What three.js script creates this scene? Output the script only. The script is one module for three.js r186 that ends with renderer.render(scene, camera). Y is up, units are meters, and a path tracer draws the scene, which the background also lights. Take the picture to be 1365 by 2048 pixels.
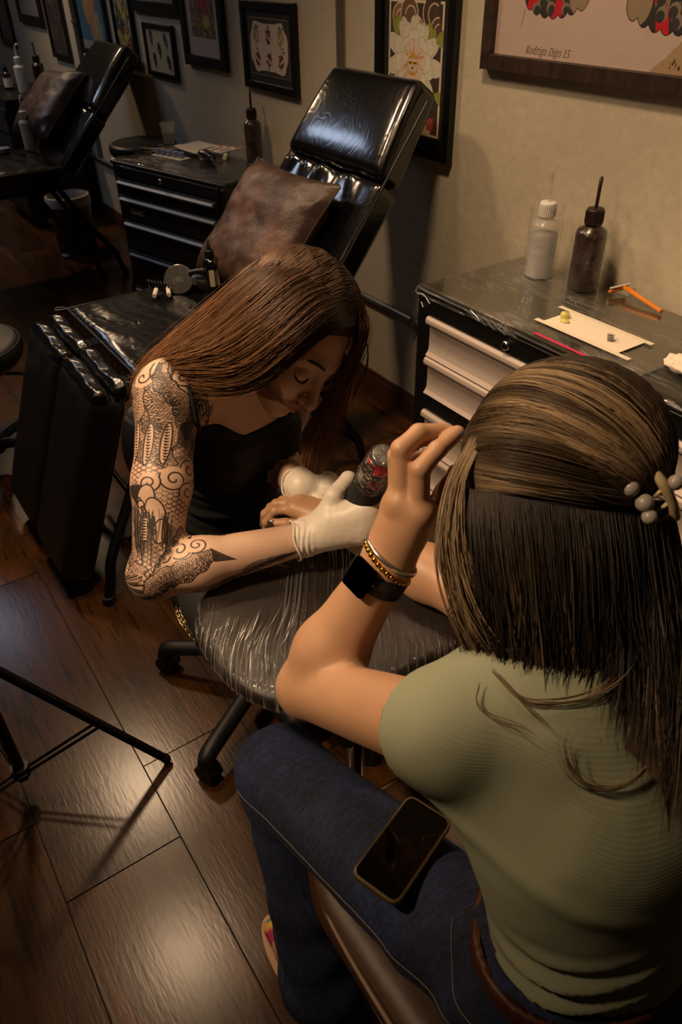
import * as THREE from 'three';
import { RoundedBoxGeometry } from 'three/addons/geometries/RoundedBoxGeometry.js';
import { mergeGeometries, mergeVertices, toCreasedNormals } from 'three/addons/utils/BufferGeometryUtils.js';
import { RectAreaLightUniformsLib } from 'three/addons/lights/RectAreaLightUniformsLib.js';

// ---------- camera, exposure, lights ----------
const V3 = (x, y, z) => new THREE.Vector3(x, y, z);
const scene = new THREE.Scene();
scene.background = new THREE.Color(0x000000);
const renderer = new THREE.WebGLRenderer({ antialias: true });
renderer.toneMapping = THREE.LinearToneMapping;
renderer.toneMappingExposure = 1.38;
renderer.shadowMap.enabled = true;
renderer.shadowMap.type = THREE.PCFSoftShadowMap;
RectAreaLightUniformsLib.init();

const FPX = 1500, EYE = V3(0, 1.55, 1.7407);
const AR = V3(0.56090634, -0.01670334, -0.82771075), AU = V3(-0.49194806, 0.79740901, -0.34946529), AF = V3(-0.66586124, -0.60320799, -0.43905459);
const camera = new THREE.PerspectiveCamera(2 * Math.atan(1024 / FPX) * 180 / Math.PI, 1365 / 2048, 0.05, 40);
camera.position.copy(EYE);
camera.up.copy(AU);
camera.lookAt(EYE.clone().add(AF));
camera.focus = 1.33;
camera.userData.fStop = 8.5;
scene.add(camera);

// survey helpers: points read off the photograph at a known height, wall distance or depth
const ray = (x, y) => AF.clone().addScaledVector(AR, (x - 682.5) / FPX).addScaledVector(AU, -(y - 1024) / FPX);
const PD = (x, y, d) => EYE.clone().addScaledVector(ray(x, y), d);
const PY = (x, y, h) => { const r = ray(x, y); return EYE.clone().addScaledVector(r, (h - EYE.y) / r.y); };

const CEIL = 2.75;
const WARM = 0xffd6aa, COOL = 0xcfe0ff;
// [x, z, candela, half angle, target x, y, z, colour]
const SPOTS = [
  [-3.0, 1.3, 8.0, 0.95, -2.0, 0.3, 1.2, WARM],
  [-1.95, 1.5, 4.0, 0.95, -1.2, 0.6, 1.2, WARM],
  [-1.0, 2.65, 19.0, 0.39, -0.85, 0.95, 1.12, WARM],
  [-1.35, 0.95, 7.0, 0.9, -1.3, 0.8, 0.35, WARM],
  [-6.2, 0.8, 5.0, 0.95, -5.0, 0.3, 0.7, WARM],
];
const PANEL = { x: -5.3, z: 1.7, w: 1.2, d: 0.3, i: 2 };

// ---------- naming ----------
const used = new Map();
function numbered(n) { const k = used.get(n) || 0; used.set(n, k + 1); return k ? n + '_' + String(k).padStart(3, '0') : n; }
function tag(o, label, category, group, kind) {
  o.userData.label = label; o.userData.category = category;
  if (group) o.userData.group = group;
  if (kind) o.userData.kind = kind;
  return o;
}
function shade(o) { o.castShadow = true; o.receiveShadow = true; return o; }
function thing(name, label, category, pos = [0, 0, 0], turn = 0, group) {
  const o = new THREE.Group(); o.name = numbered(name); o.position.set(...pos); o.rotation.y = turn; scene.add(o);
  return tag(o, label, category, group);
}
function part(name, geo, mat, parent, label) {
  const m = shade(new THREE.Mesh(Array.isArray(geo) ? merge(geo) : geo, mat)); m.name = name; parent.add(m);
  if (label) m.userData.label = label;
  return m;
}
function solo(name, geo, mat, label, category, group) {
  const m = shade(new THREE.Mesh(Array.isArray(geo) ? merge(geo) : geo, mat)); m.name = numbered(name); scene.add(m);
  return tag(m, label, category, group);
}
function struct(name, geo, mat) {
  const m = shade(new THREE.Mesh(Array.isArray(geo) ? merge(geo) : geo, mat)); m.name = name; m.userData.kind = 'structure'; scene.add(m); return m;
}
// ---------- random, noise ----------
function rng(seed) { let s = seed >>> 0; return () => { s = (s + 0x6d2b79f5) | 0; let t = Math.imul(s ^ (s >>> 15), 1 | s); t = (t + Math.imul(t ^ (t >>> 7), 61 | t)) ^ t; return ((t ^ (t >>> 14)) >>> 0) / 4294967296; }; }
function hash(i, j, k) { let h = Math.imul(i, 374761393) ^ Math.imul(j, 668265263) ^ Math.imul(k, 2147483647 ^ 1274126177); h = Math.imul(h ^ (h >>> 13), 1274126177); return ((h ^ (h >>> 16)) >>> 0) / 4294967296; }
function vnoise(x, y, z = 0) {
  const i = Math.floor(x), j = Math.floor(y), k = Math.floor(z); let a = x - i, b = y - j, c = z - k;
  a = a * a * (3 - 2 * a); b = b * b * (3 - 2 * b); c = c * c * (3 - 2 * c);
  const L = (p, q, t) => p + (q - p) * t;
  return L(L(L(hash(i, j, k), hash(i + 1, j, k), a), L(hash(i, j + 1, k), hash(i + 1, j + 1, k), a), b),
    L(L(hash(i, j, k + 1), hash(i + 1, j, k + 1), a), L(hash(i, j + 1, k + 1), hash(i + 1, j + 1, k + 1), a), b), c);
}
function fbm(x, y, z = 0, o = 4) { let s = 0, a = 0.5, n = 0; for (let i = 0; i < o; i++) { s += a * vnoise(x, y, z); n += a; x *= 2.03; y *= 2.03; z *= 2.03; a *= 0.5; } return s / n; }
const clamp = (v, a = 0, b = 1) => Math.min(b, Math.max(a, v));
const sstep = (a, b, x) => { const t = clamp((x - a) / (b - a)); return t * t * (3 - 2 * t); };
const lerp = (a, b, t) => a + (b - a) * t;

// ---------- textures ----------
function canvas(w, h, draw) { const c = document.createElement('canvas'); c.width = w; c.height = h; const g = c.getContext('2d'); draw(g, w, h); return c; }
function ctex(w, h, draw, srgb = true, wrap = true) {
  const t = new THREE.CanvasTexture(canvas(w, h, draw)); if (srgb) t.colorSpace = THREE.SRGBColorSpace;
  if (wrap) t.wrapS = t.wrapT = THREE.RepeatWrapping; t.magFilter = THREE.LinearFilter; return t;
}
function dtex(w, h, fn, srgb = false) {
  const d = new Uint8Array(w * h * 4);
  for (let y = 0; y < h; y++) for (let x = 0; x < w; x++) { const v = fn(x / w, y / h, x, y), i = (y * w + x) * 4; if (typeof v === 'number') d[i] = d[i + 1] = d[i + 2] = clamp(v) * 255; else { d[i] = clamp(v[0]) * 255; d[i + 1] = clamp(v[1]) * 255; d[i + 2] = clamp(v[2]) * 255; } d[i + 3] = 255; }
  const t = new THREE.DataTexture(d, w, h, THREE.RGBAFormat); if (srgb) t.colorSpace = THREE.SRGBColorSpace; t.wrapS = t.wrapT = THREE.RepeatWrapping; t.magFilter = THREE.LinearFilter; t.minFilter = THREE.LinearMipmapLinearFilter; t.generateMipmaps = true; t.needsUpdate = true; return t;
}
// noise that repeats with the texture
function tnoise(u, v, f, g, seed) { const i = u * f, j = v * g; const w = (a, n) => ((a % n) + n) % n; const x0 = Math.floor(i), y0 = Math.floor(j); let a = i - x0, b = j - y0; a = a * a * (3 - 2 * a); b = b * b * (3 - 2 * b); const H = (x, y) => hash(w(x, f), w(y, g), seed); return lerp(lerp(H(x0, y0), H(x0 + 1, y0), a), lerp(H(x0, y0 + 1), H(x0 + 1, y0 + 1), a), b); }
function tfbm(u, v, f, g, seed, o = 4) { let s = 0, a = 0.5, n = 0; for (let i = 0; i < o; i++) { s += a * tnoise(u, v, f, g, seed + i * 7); n += a; f *= 2; g *= 2; a *= 0.5; } return s / n; }

// ---------- geometry ----------
function merge(list) {
  const g = list.map((q) => { let n = q.index ? q.toNonIndexed() : q; for (const k of Object.keys(n.attributes)) if (!['position', 'normal', 'uv', 'color'].includes(k)) n.deleteAttribute(k); return n; });
  const all = ['normal', 'uv', 'color'].filter((k) => g.some((q) => q.attributes[k]));
  for (const q of g) for (const k of all) if (!q.attributes[k]) { const c = q.attributes.position.count; if (k === 'normal') q.computeVertexNormals(); else if (k === 'uv') q.setAttribute('uv', new THREE.BufferAttribute(new Float32Array(c * 2), 2)); else q.setAttribute('color', new THREE.BufferAttribute(new Float32Array(c * 3).fill(1), 3)); }
  return mergeGeometries(g);
}
const mv = (g, x, y, z, rx = 0, ry = 0, rz = 0) => { if (rx) g.rotateX(rx); if (ry) g.rotateY(ry); if (rz) g.rotateZ(rz); return g.translate(x, y, z); };
const rbox = (w, h, d, r = 0.004, s = 2) => new RoundedBoxGeometry(w, h, d, s, Math.min(r, w / 2.01, h / 2.01, d / 2.01));
const cyl = (r0, r1, h, n = 24, open = false) => new THREE.CylinderGeometry(r0, r1, h, n, 1, open);
const lathe = (pts, n = 32) => new THREE.LatheGeometry(pts.map((p) => new THREE.Vector2(p[0], p[1])), n);
const curve = (pts, closed = false, t = 0.5) => new THREE.CatmullRomCurve3(pts.map((p) => Array.isArray(p) ? V3(...p) : p), closed, 'catmullrom', t);
const tube = (pts, r, seg = 24, n = 8, closed = false) => new THREE.TubeGeometry(curve(pts, closed), seg, r, n, closed);
// a bar with round cross-section through straight runs with small bends
function bar(a, b, r0, r1 = r0, n = 12) { const A = Array.isArray(a) ? V3(...a) : a, B = Array.isArray(b) ? V3(...b) : b; const g = new THREE.CylinderGeometry(r1, r0, A.distanceTo(B), n); g.applyQuaternion(new THREE.Quaternion().setFromUnitVectors(V3(0, 1, 0), B.clone().sub(A).normalize())); const m = A.clone().add(B).multiplyScalar(0.5); return g.translate(m.x, m.y, m.z); }
// flattened bar between two points: w across, t thick, side = width axis
function flatbar(a, b, w, t, side) { const A = Array.isArray(a) ? V3(...a) : a, B = Array.isArray(b) ? V3(...b) : b; const y = B.clone().sub(A), L = y.length(); y.normalize(); const x = side.clone().addScaledVector(y, -side.dot(y)).normalize(), z = x.clone().cross(y); const g = rbox(w, L, t, Math.min(w, t) * 0.3); g.applyMatrix4(new THREE.Matrix4().makeBasis(x, y, z)); const m = A.clone().add(B).multiplyScalar(0.5); return g.translate(m.x, m.y, m.z); }
function uvScale(g, s, t) { const a = g.attributes.uv; for (let i = 0; i < a.count; i++) a.setXY(i, a.getX(i) * s, a.getY(i) * t); return g; }
// texture coordinates in metres from the face that points most that way
function boxUV(g, s = 1) {
  if (g.index) g = g.toNonIndexed(); const p = g.attributes.position, n = g.attributes.normal, uv = new Float32Array(p.count * 2);
  for (let i = 0; i < p.count; i++) { const ax = Math.abs(n.getX(i)), ay = Math.abs(n.getY(i)), az = Math.abs(n.getZ(i)); let u, v; if (ay >= ax && ay >= az) { u = p.getX(i); v = p.getZ(i); } else if (ax >= az) { u = p.getZ(i); v = p.getY(i); } else { u = p.getX(i); v = p.getY(i); } uv[2 * i] = u * s; uv[2 * i + 1] = v * s; }
  g.setAttribute('uv', new THREE.BufferAttribute(uv, 2)); return g;
}
// push vertices along normals by a function of position
function displace(g, fn) { g = mergeVertices(g, 1e-5); g.computeVertexNormals(); const p = g.attributes.position, n = g.attributes.normal; for (let i = 0; i < p.count; i++) { const d = fn(p.getX(i), p.getY(i), p.getZ(i), n.getX(i), n.getY(i), n.getZ(i)); p.setXYZ(i, p.getX(i) + n.getX(i) * d, p.getY(i) + n.getY(i) * d, p.getZ(i) + n.getZ(i) * d); } g.computeVertexNormals(); return g; }
// finely divided cushion: box with puffed faces
function cushion(w, h, d, puff, r, seg = 24, fn = null) {
  const g = new THREE.BoxGeometry(w, h, d, seg, Math.max(4, Math.round(seg * 0.4)), seg); const p = g.attributes.position;
  for (let i = 0; i < p.count; i++) {
    let x = p.getX(i), y = p.getY(i), z = p.getZ(i);
    // round the edges
    const qx = clamp(x, -w / 2 + r, w / 2 - r), qy = clamp(y, -h / 2 + r, h / 2 - r), qz = clamp(z, -d / 2 + r, d / 2 - r); const dx = x - qx, dy = y - qy, dz = z - qz, L = Math.hypot(dx, dy, dz);
    if (L > 1e-6) { x = qx + dx / L * r; y = qy + dy / L * r; z = qz + dz / L * r; }
    const ex = 1 - Math.pow(Math.abs(2 * x / w), 4), ez = 1 - Math.pow(Math.abs(2 * z / d), 4); const b = puff * Math.sqrt(Math.max(0, ex * ez)) * (y > 0 ? 1 : 0.4) * Math.sign(y) * Math.min(1, Math.abs(2 * y / h)); y += b; if (fn) { const q = fn(x, y, z); x += q[0]; y += q[1]; z += q[2]; }
    p.setXYZ(i, x, y, z);
  }
  const m = mergeVertices((g.deleteAttribute('normal'), g.deleteAttribute('uv'), g), 1e-5); m.computeVertexNormals(); return m;
}
// ---------- fields: smooth unions of tapered limbs and ellipsoids, meshed by surface nets ----------
const cap = (a, b, ra, rb = ra, k = 0.03) => ({ a, b, ra, rb, k, d: b.clone().sub(a), L: Math.max(1e-9, b.distanceToSquared(a)) });
const ell = (c, rx, ry, rz, X, Y, Z, k = 0.03) => ({ e: 1, c, r: [rx, ry, rz], X: X || V3(1, 0, 0), Y: Y || V3(0, 1, 0), Z: Z || V3(0, 0, 1), k });
const ball = (c, r, k = 0.02) => cap(c, c.clone().add(V3(0, 1e-4, 0)), r, r, k);
const smin = (a, b, k) => { const h = Math.max(k - Math.abs(a - b), 0) / k; return Math.min(a, b) - h * h * k * 0.25; };
const smax = (a, b, k) => -smin(-a, -b, k);
function primD(p, x, y, z) {
  if (p.e) {
    const dx = x - p.c.x, dy = y - p.c.y, dz = z - p.c.z; const X = p.X, Y = p.Y, Z = p.Z, r = p.r;
    const a = (dx * X.x + dy * X.y + dz * X.z) / r[0], b = (dx * Y.x + dy * Y.y + dz * Y.z) / r[1], c = (dx * Z.x + dy * Z.y + dz * Z.z) / r[2];
    const k0 = Math.sqrt(a * a + b * b + c * c); if (k0 < 1e-6) return -Math.min(...r); const k1 = Math.sqrt((a / r[0]) ** 2 + (b / r[1]) ** 2 + (c / r[2]) ** 2); return k0 * (k0 - 1) / k1;
  }
  const px = x - p.a.x, py = y - p.a.y, pz = z - p.a.z; let t = (px * p.d.x + py * p.d.y + pz * p.d.z) / p.L; t = t < 0 ? 0 : t > 1 ? 1 : t;
  const ux = px - t * p.d.x, uy = py - t * p.d.y, uz = pz - t * p.d.z; return Math.sqrt(ux * ux + uy * uy + uz * uz) - (p.ra + (p.rb - p.ra) * t);
}
const field = (list) => (x, y, z) => { let d = 1e3; for (let i = 0; i < list.length; i++) { const p = list[i], q = primD(p, x, y, z); d = d > 10 ? q : smin(d, q, p.k); } return d; };
function bounds(list, pad) { const b = new THREE.Box3(); for (const p of list) { if (p.e) { const m = Math.max(...p.r); b.expandByPoint(p.c.clone().addScalar(m)); b.expandByPoint(p.c.clone().addScalar(-m)); } else { for (const [q, r] of [[p.a, p.ra], [p.b, p.rb]]) { b.expandByPoint(q.clone().addScalar(r)); b.expandByPoint(q.clone().addScalar(-r)); } } } return b.expandByScalar(pad); }
function nets(f, box, cell) {
  const nx = Math.ceil((box.max.x - box.min.x) / cell) + 1, ny = Math.ceil((box.max.y - box.min.y) / cell) + 1, nz = Math.ceil((box.max.z - box.min.z) / cell) + 1;
  const v = new Float32Array(nx * ny * nz), X = (i) => box.min.x + i * cell, Y = (j) => box.min.y + j * cell, Z = (k) => box.min.z + k * cell; let q = 0;
  for (let k = 0; k < nz; k++) for (let j = 0; j < ny; j++) for (let i = 0; i < nx; i++) v[q++] = f(X(i), Y(j), Z(k));
  const id = new Int32Array(nx * ny * nz).fill(-1), pos = [], S = [1, nx, nx * ny], E = [[0, 1], [2, 3], [4, 5], [6, 7], [0, 2], [1, 3], [4, 6], [5, 7], [0, 4], [1, 5], [2, 6], [3, 7]];
  for (let k = 0; k < nz - 1; k++) for (let j = 0; j < ny - 1; j++) for (let i = 0; i < nx - 1; i++) {
    const b = i + j * nx + k * nx * ny; const c = [v[b], v[b + 1], v[b + nx], v[b + nx + 1], v[b + S[2]], v[b + S[2] + 1], v[b + S[2] + nx], v[b + S[2] + nx + 1]]; let m = 0; for (let n = 0; n < 8; n++) if (c[n] < 0) m |= 1 << n; if (m === 0 || m === 255) continue;
    let sx = 0, sy = 0, sz = 0, cnt = 0; for (const [s, e] of E) { if ((c[s] < 0) === (c[e] < 0)) continue; const t = c[s] / (c[s] - c[e]); sx += (s & 1) + t * ((e & 1) - (s & 1)); sy += ((s >> 1) & 1) + t * (((e >> 1) & 1) - ((s >> 1) & 1)); sz += (s >> 2) + t * ((e >> 2) - (s >> 2)); cnt++; }
    id[b] = pos.length / 3; pos.push(X(i + sx / cnt), Y(j + sy / cnt), Z(k + sz / cnt));
  }
  const idx = [];
  for (let k = 1; k < nz - 1; k++) for (let j = 1; j < ny - 1; j++) for (let i = 1; i < nx - 1; i++) {
    const b = i + j * nx + k * nx * ny;
    for (let a = 0; a < 3; a++) { const n = b + S[a]; if ((v[b] < 0) === (v[n] < 0)) continue; const u = S[(a + 1) % 3], w = S[(a + 2) % 3]; const A = id[b - u - w], B = id[b - w], C = id[b], D = id[b - u]; if (A < 0 || B < 0 || C < 0 || D < 0) continue; if (v[b] < 0) idx.push(A, B, C, A, C, D); else idx.push(A, C, B, A, D, C); }
  }
  const nor = new Float32Array(pos.length), e = cell * 0.5;
  for (let s = 0; s < 2; s++) for (let i = 0; i < pos.length; i += 3) { const x = pos[i], y = pos[i + 1], z = pos[i + 2]; let gx = f(x + e, y, z) - f(x - e, y, z), gy = f(x, y + e, z) - f(x, y - e, z), gz = f(x, y, z + e) - f(x, y, z - e); const L = Math.hypot(gx, gy, gz) || 1; gx /= L; gy /= L; gz /= L; nor[i] = gx; nor[i + 1] = gy; nor[i + 2] = gz; if (s === 0) { const d = clamp(f(x, y, z), -cell * 0.6, cell * 0.6) * 0.9; pos[i] -= gx * d; pos[i + 1] -= gy * d; pos[i + 2] -= gz * d; } }
  const g = new THREE.BufferGeometry(); g.setAttribute('position', new THREE.BufferAttribute(new Float32Array(pos), 3)); g.setAttribute('normal', new THREE.BufferAttribute(nor, 3)); g.setIndex(idx); return g;
}
function paint(g, fn) { const p = g.attributes.position, c = new Float32Array(p.count * 3); for (let i = 0; i < p.count; i++) { const q = fn(p.getX(i), p.getY(i), p.getZ(i), i); c[3 * i] = q[0]; c[3 * i + 1] = q[1]; c[3 * i + 2] = q[2]; } g.setAttribute('color', new THREE.BufferAttribute(c, 3)); return g; }
const std = (color, roughness = 0.6, extra = {}) => new THREE.MeshStandardMaterial({ color, roughness, ...extra });
const phys = (color, roughness = 0.5, extra = {}) => new THREE.MeshPhysicalMaterial({ color, roughness, ...extra });
// ---------- shared materials ----------
const grain = dtex(512, 512, (u, v) => 0.5 * tfbm(u, v, 96, 96, 3, 3) + 0.5 * tfbm(u, v, 12, 12, 9, 4));
const wrinkle = dtex(512, 512, (u, v) => { const w = tfbm(u, v, 5, 5, 31, 4) * 3; const s = Math.abs(((tfbm(u, v, 8, 8, 41, 4) + 0.25 * Math.sin((u * 6 + w) * 6.283)) % 0.25) * 4 - 0.5) * 2; return 0.6 * tfbm(u, v, 10, 10, 5, 4) + 0.4 * s; });
// stretched cling film: long fine creases that run one way, with some fans across
const filmBump = dtex(1024, 1024, (u, v) => {
  const w = tfbm(u, v, 3, 3, 77, 3); const a = tfbm(u + 0.02 * w, v + 0.05 * w, 3, 160, 21, 2), b = tfbm(u + 0.1 * w, v + 0.1 * w, 8, 90, 35, 3); const r1 = Math.pow(1 - Math.abs(2 * a - 1), 6), r2 = Math.pow(1 - Math.abs(2 * b - 1), 10);
  return clamp(0.25 + 0.55 * r1 * sstep(0.35, 0.7, tfbm(u, v, 5, 9, 51, 3)) + 0.5 * r2 * sstep(0.45, 0.7, tfbm(u, v, 6, 6, 61, 3)));
});
const filmRough = dtex(1024, 1024, (u, v) => {
  const w = tfbm(u, v, 3, 3, 77, 3); const a = tfbm(u + 0.02 * w, v + 0.05 * w, 3, 160, 21, 2), b = tfbm(u + 0.1 * w, v + 0.1 * w, 8, 90, 35, 3); const r1 = Math.pow(1 - Math.abs(2 * a - 1), 8), r2 = Math.pow(1 - Math.abs(2 * b - 1), 12);
  return clamp(0.1 + 0.8 * r1 * sstep(0.34, 0.6, tfbm(u, v, 5, 9, 51, 3)) + 0.7 * r2 * sstep(0.4, 0.62, tfbm(u, v, 6, 6, 61, 3)));
});
const crumple = dtex(512, 512, (u, v) => { const n = (s, f) => 1 - Math.abs(2 * tfbm(u, v, f, f, s, 3) - 1); return clamp(0.6 * Math.pow(n(11, 6), 3) + 0.4 * Math.pow(n(17, 14), 3)); });
const M = {};
M.wall = std(0xffffff, 0.82, { map: dtex(512, 512, (u, v) => { const n = 0.93 + 0.05 * (tfbm(u, v, 6, 6, 2, 5) - 0.5) + 0.05 * (tfbm(u, v, 60, 60, 8, 2) - 0.5); return [0.785 * n, 0.745 * n, 0.655 * n]; }, true), bumpMap: dtex(512, 512, (u, v) => tfbm(u, v, 40, 40, 13, 3)), bumpScale: 0.0012 });
M.wall.map.repeat.set(1, 1);
M.ceiling = std(0xcfc6b4, 0.9);
M.blackPaint = std(0x0b0b0c, 0.38, { bumpMap: grain, bumpScale: 0.0002 });
M.blackMetal = std(0x0a0a0b, 0.42, { metalness: 0.3 });
M.blackPlastic = std(0x0d0d0e, 0.5, { bumpMap: grain, bumpScale: 0.0004 });
M.vinyl = phys(0x08080a, 0.24, { clearcoat: 0.6, clearcoatRoughness: 0.16, bumpMap: wrinkle, bumpScale: 0.0022 });
M.vinylSmooth = phys(0x08080a, 0.2, { clearcoat: 0.7, clearcoatRoughness: 0.12, bumpMap: wrinkle, bumpScale: 0.0007 });
M.vinylDull = std(0x0b0b0c, 0.42, { bumpMap: grain, bumpScale: 0.0006 });
M.piping = std(0x100f0f, 0.4);
M.stitch = std(0x8a7358, 0.7);
M.chrome = std(0xd8d8d8, 0.12, { metalness: 1 });
M.steel = std(0x9a9a9c, 0.35, { metalness: 0.9 });
M.conduit = std(0x8a8a86, 0.4, { metalness: 0.75 });
M.silverPull = std(0x6d747c, 0.4, { metalness: 0.5 });
M.drawerGrey = std(0xa99c94, 0.5, { metalness: 0.15, bumpMap: grain, bumpScale: 0.0002 });
M.film = phys(0xffffff, 0.75, { transmission: 1, thickness: 0, ior: 1.45, roughnessMap: filmRough, bumpMap: filmBump, bumpScale: 0.005, specularIntensity: 1 });
M.bag = phys(0xffffff, 0.38, { roughnessMap: crumple,  transmission: 1, thickness: 0, ior: 1.45, bumpMap: crumple, bumpScale: 0.006 });
M.white = std(0xd9d2c6, 0.7);
M.paper = std(0xddd3c2, 0.9, { bumpMap: grain, bumpScale: 0.0004 });
M.tape = std(0xd6cdb6, 0.7);
M.leather = std(0xffffff, 0.5, { map: dtex(512, 512, (u, v) => { const n = tfbm(u, v, 7, 7, 71, 5), m = tfbm(u, v, 20, 20, 75, 4); const t = clamp(0.25 + 1.6 * (n - 0.42) + 0.6 * (m - 0.5)); return [lerp(0.19, 0.41, t), lerp(0.13, 0.305, t), lerp(0.10, 0.255, t)]; }, true), bumpMap: dtex(512, 512, (u, v) => tfbm(u, v, 90, 90, 83, 2) * 0.6 + 0.4 * tfbm(u, v, 14, 14, 85, 3)), bumpScale: 0.0012 });
M.leatherBrown = std(0x3c2618, 0.5, { bumpMap: grain, bumpScale: 0.0008 });
M.baseboard = std(0xffffff, 0.45, { map: dtex(512, 128, (u, v) => { const n = tfbm(u, v, 6, 40, 91, 4); return [0.20 + 0.16 * n, 0.115 + 0.1 * n, 0.06 + 0.06 * n]; }, true) });

// ---------- ceiling lights (above the frame; seen in highlights) ----------
for (const [i, [x, z, cd, ang, tx, ty, tz, col]] of SPOTS.entries()) {
  const t = thing('ceiling_spotlight', ['round recessed ceiling spotlight above the near tattoo bed', 'round recessed ceiling spotlight above the working artist', 'round recessed ceiling spotlight above the arm rest table', 'round recessed ceiling spotlight near the wall above the grey drawer cabinet', 'round recessed ceiling spotlight at the far left above the dim cabinet'][i], 'light', [x, CEIL, z]);
  part('rim', mv(lathe([[0.05, 0], [0.052, -0.012], [0.07, -0.012], [0.072, 0], [0.05, 0]]), 0, 0, 0), M.white, t);
  part('lens', mv(cyl(0.05, 0.05, 0.006), 0, -0.004, 0), new THREE.MeshStandardMaterial({ color: 0x222222, emissive: col, emissiveIntensity: 14 }), t);
  const L = new THREE.SpotLight(col, cd, 0, ang, 0.8, 2); L.position.set(0, -0.03, 0); L.castShadow = true; L.shadow.radius = 6; L.shadow.mapSize.set(1024, 1024); t.add(L);
  L.target.position.set(tx - x, ty - CEIL, tz - z); t.add(L.target);
}
{
  const t = thing('ceiling_panel_light', 'long cool white ceiling panel above the far end of the room', 'light', [PANEL.x, CEIL, PANEL.z]);
  part('frame', mv(rbox(PANEL.w + 0.04, 0.03, PANEL.d + 0.04), 0, -0.015, 0), M.white, t);
  part('diffuser', mv(rbox(PANEL.w, 0.008, PANEL.d, 0.002), 0, -0.034, 0), new THREE.MeshStandardMaterial({ color: 0x333333, emissive: COOL, emissiveIntensity: 3.5 }), t);
  const L = new THREE.RectAreaLight(COOL, PANEL.i, PANEL.w, PANEL.d); L.position.set(0, -0.045, 0); L.rotation.x = -Math.PI / 2; t.add(L);
}
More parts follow.
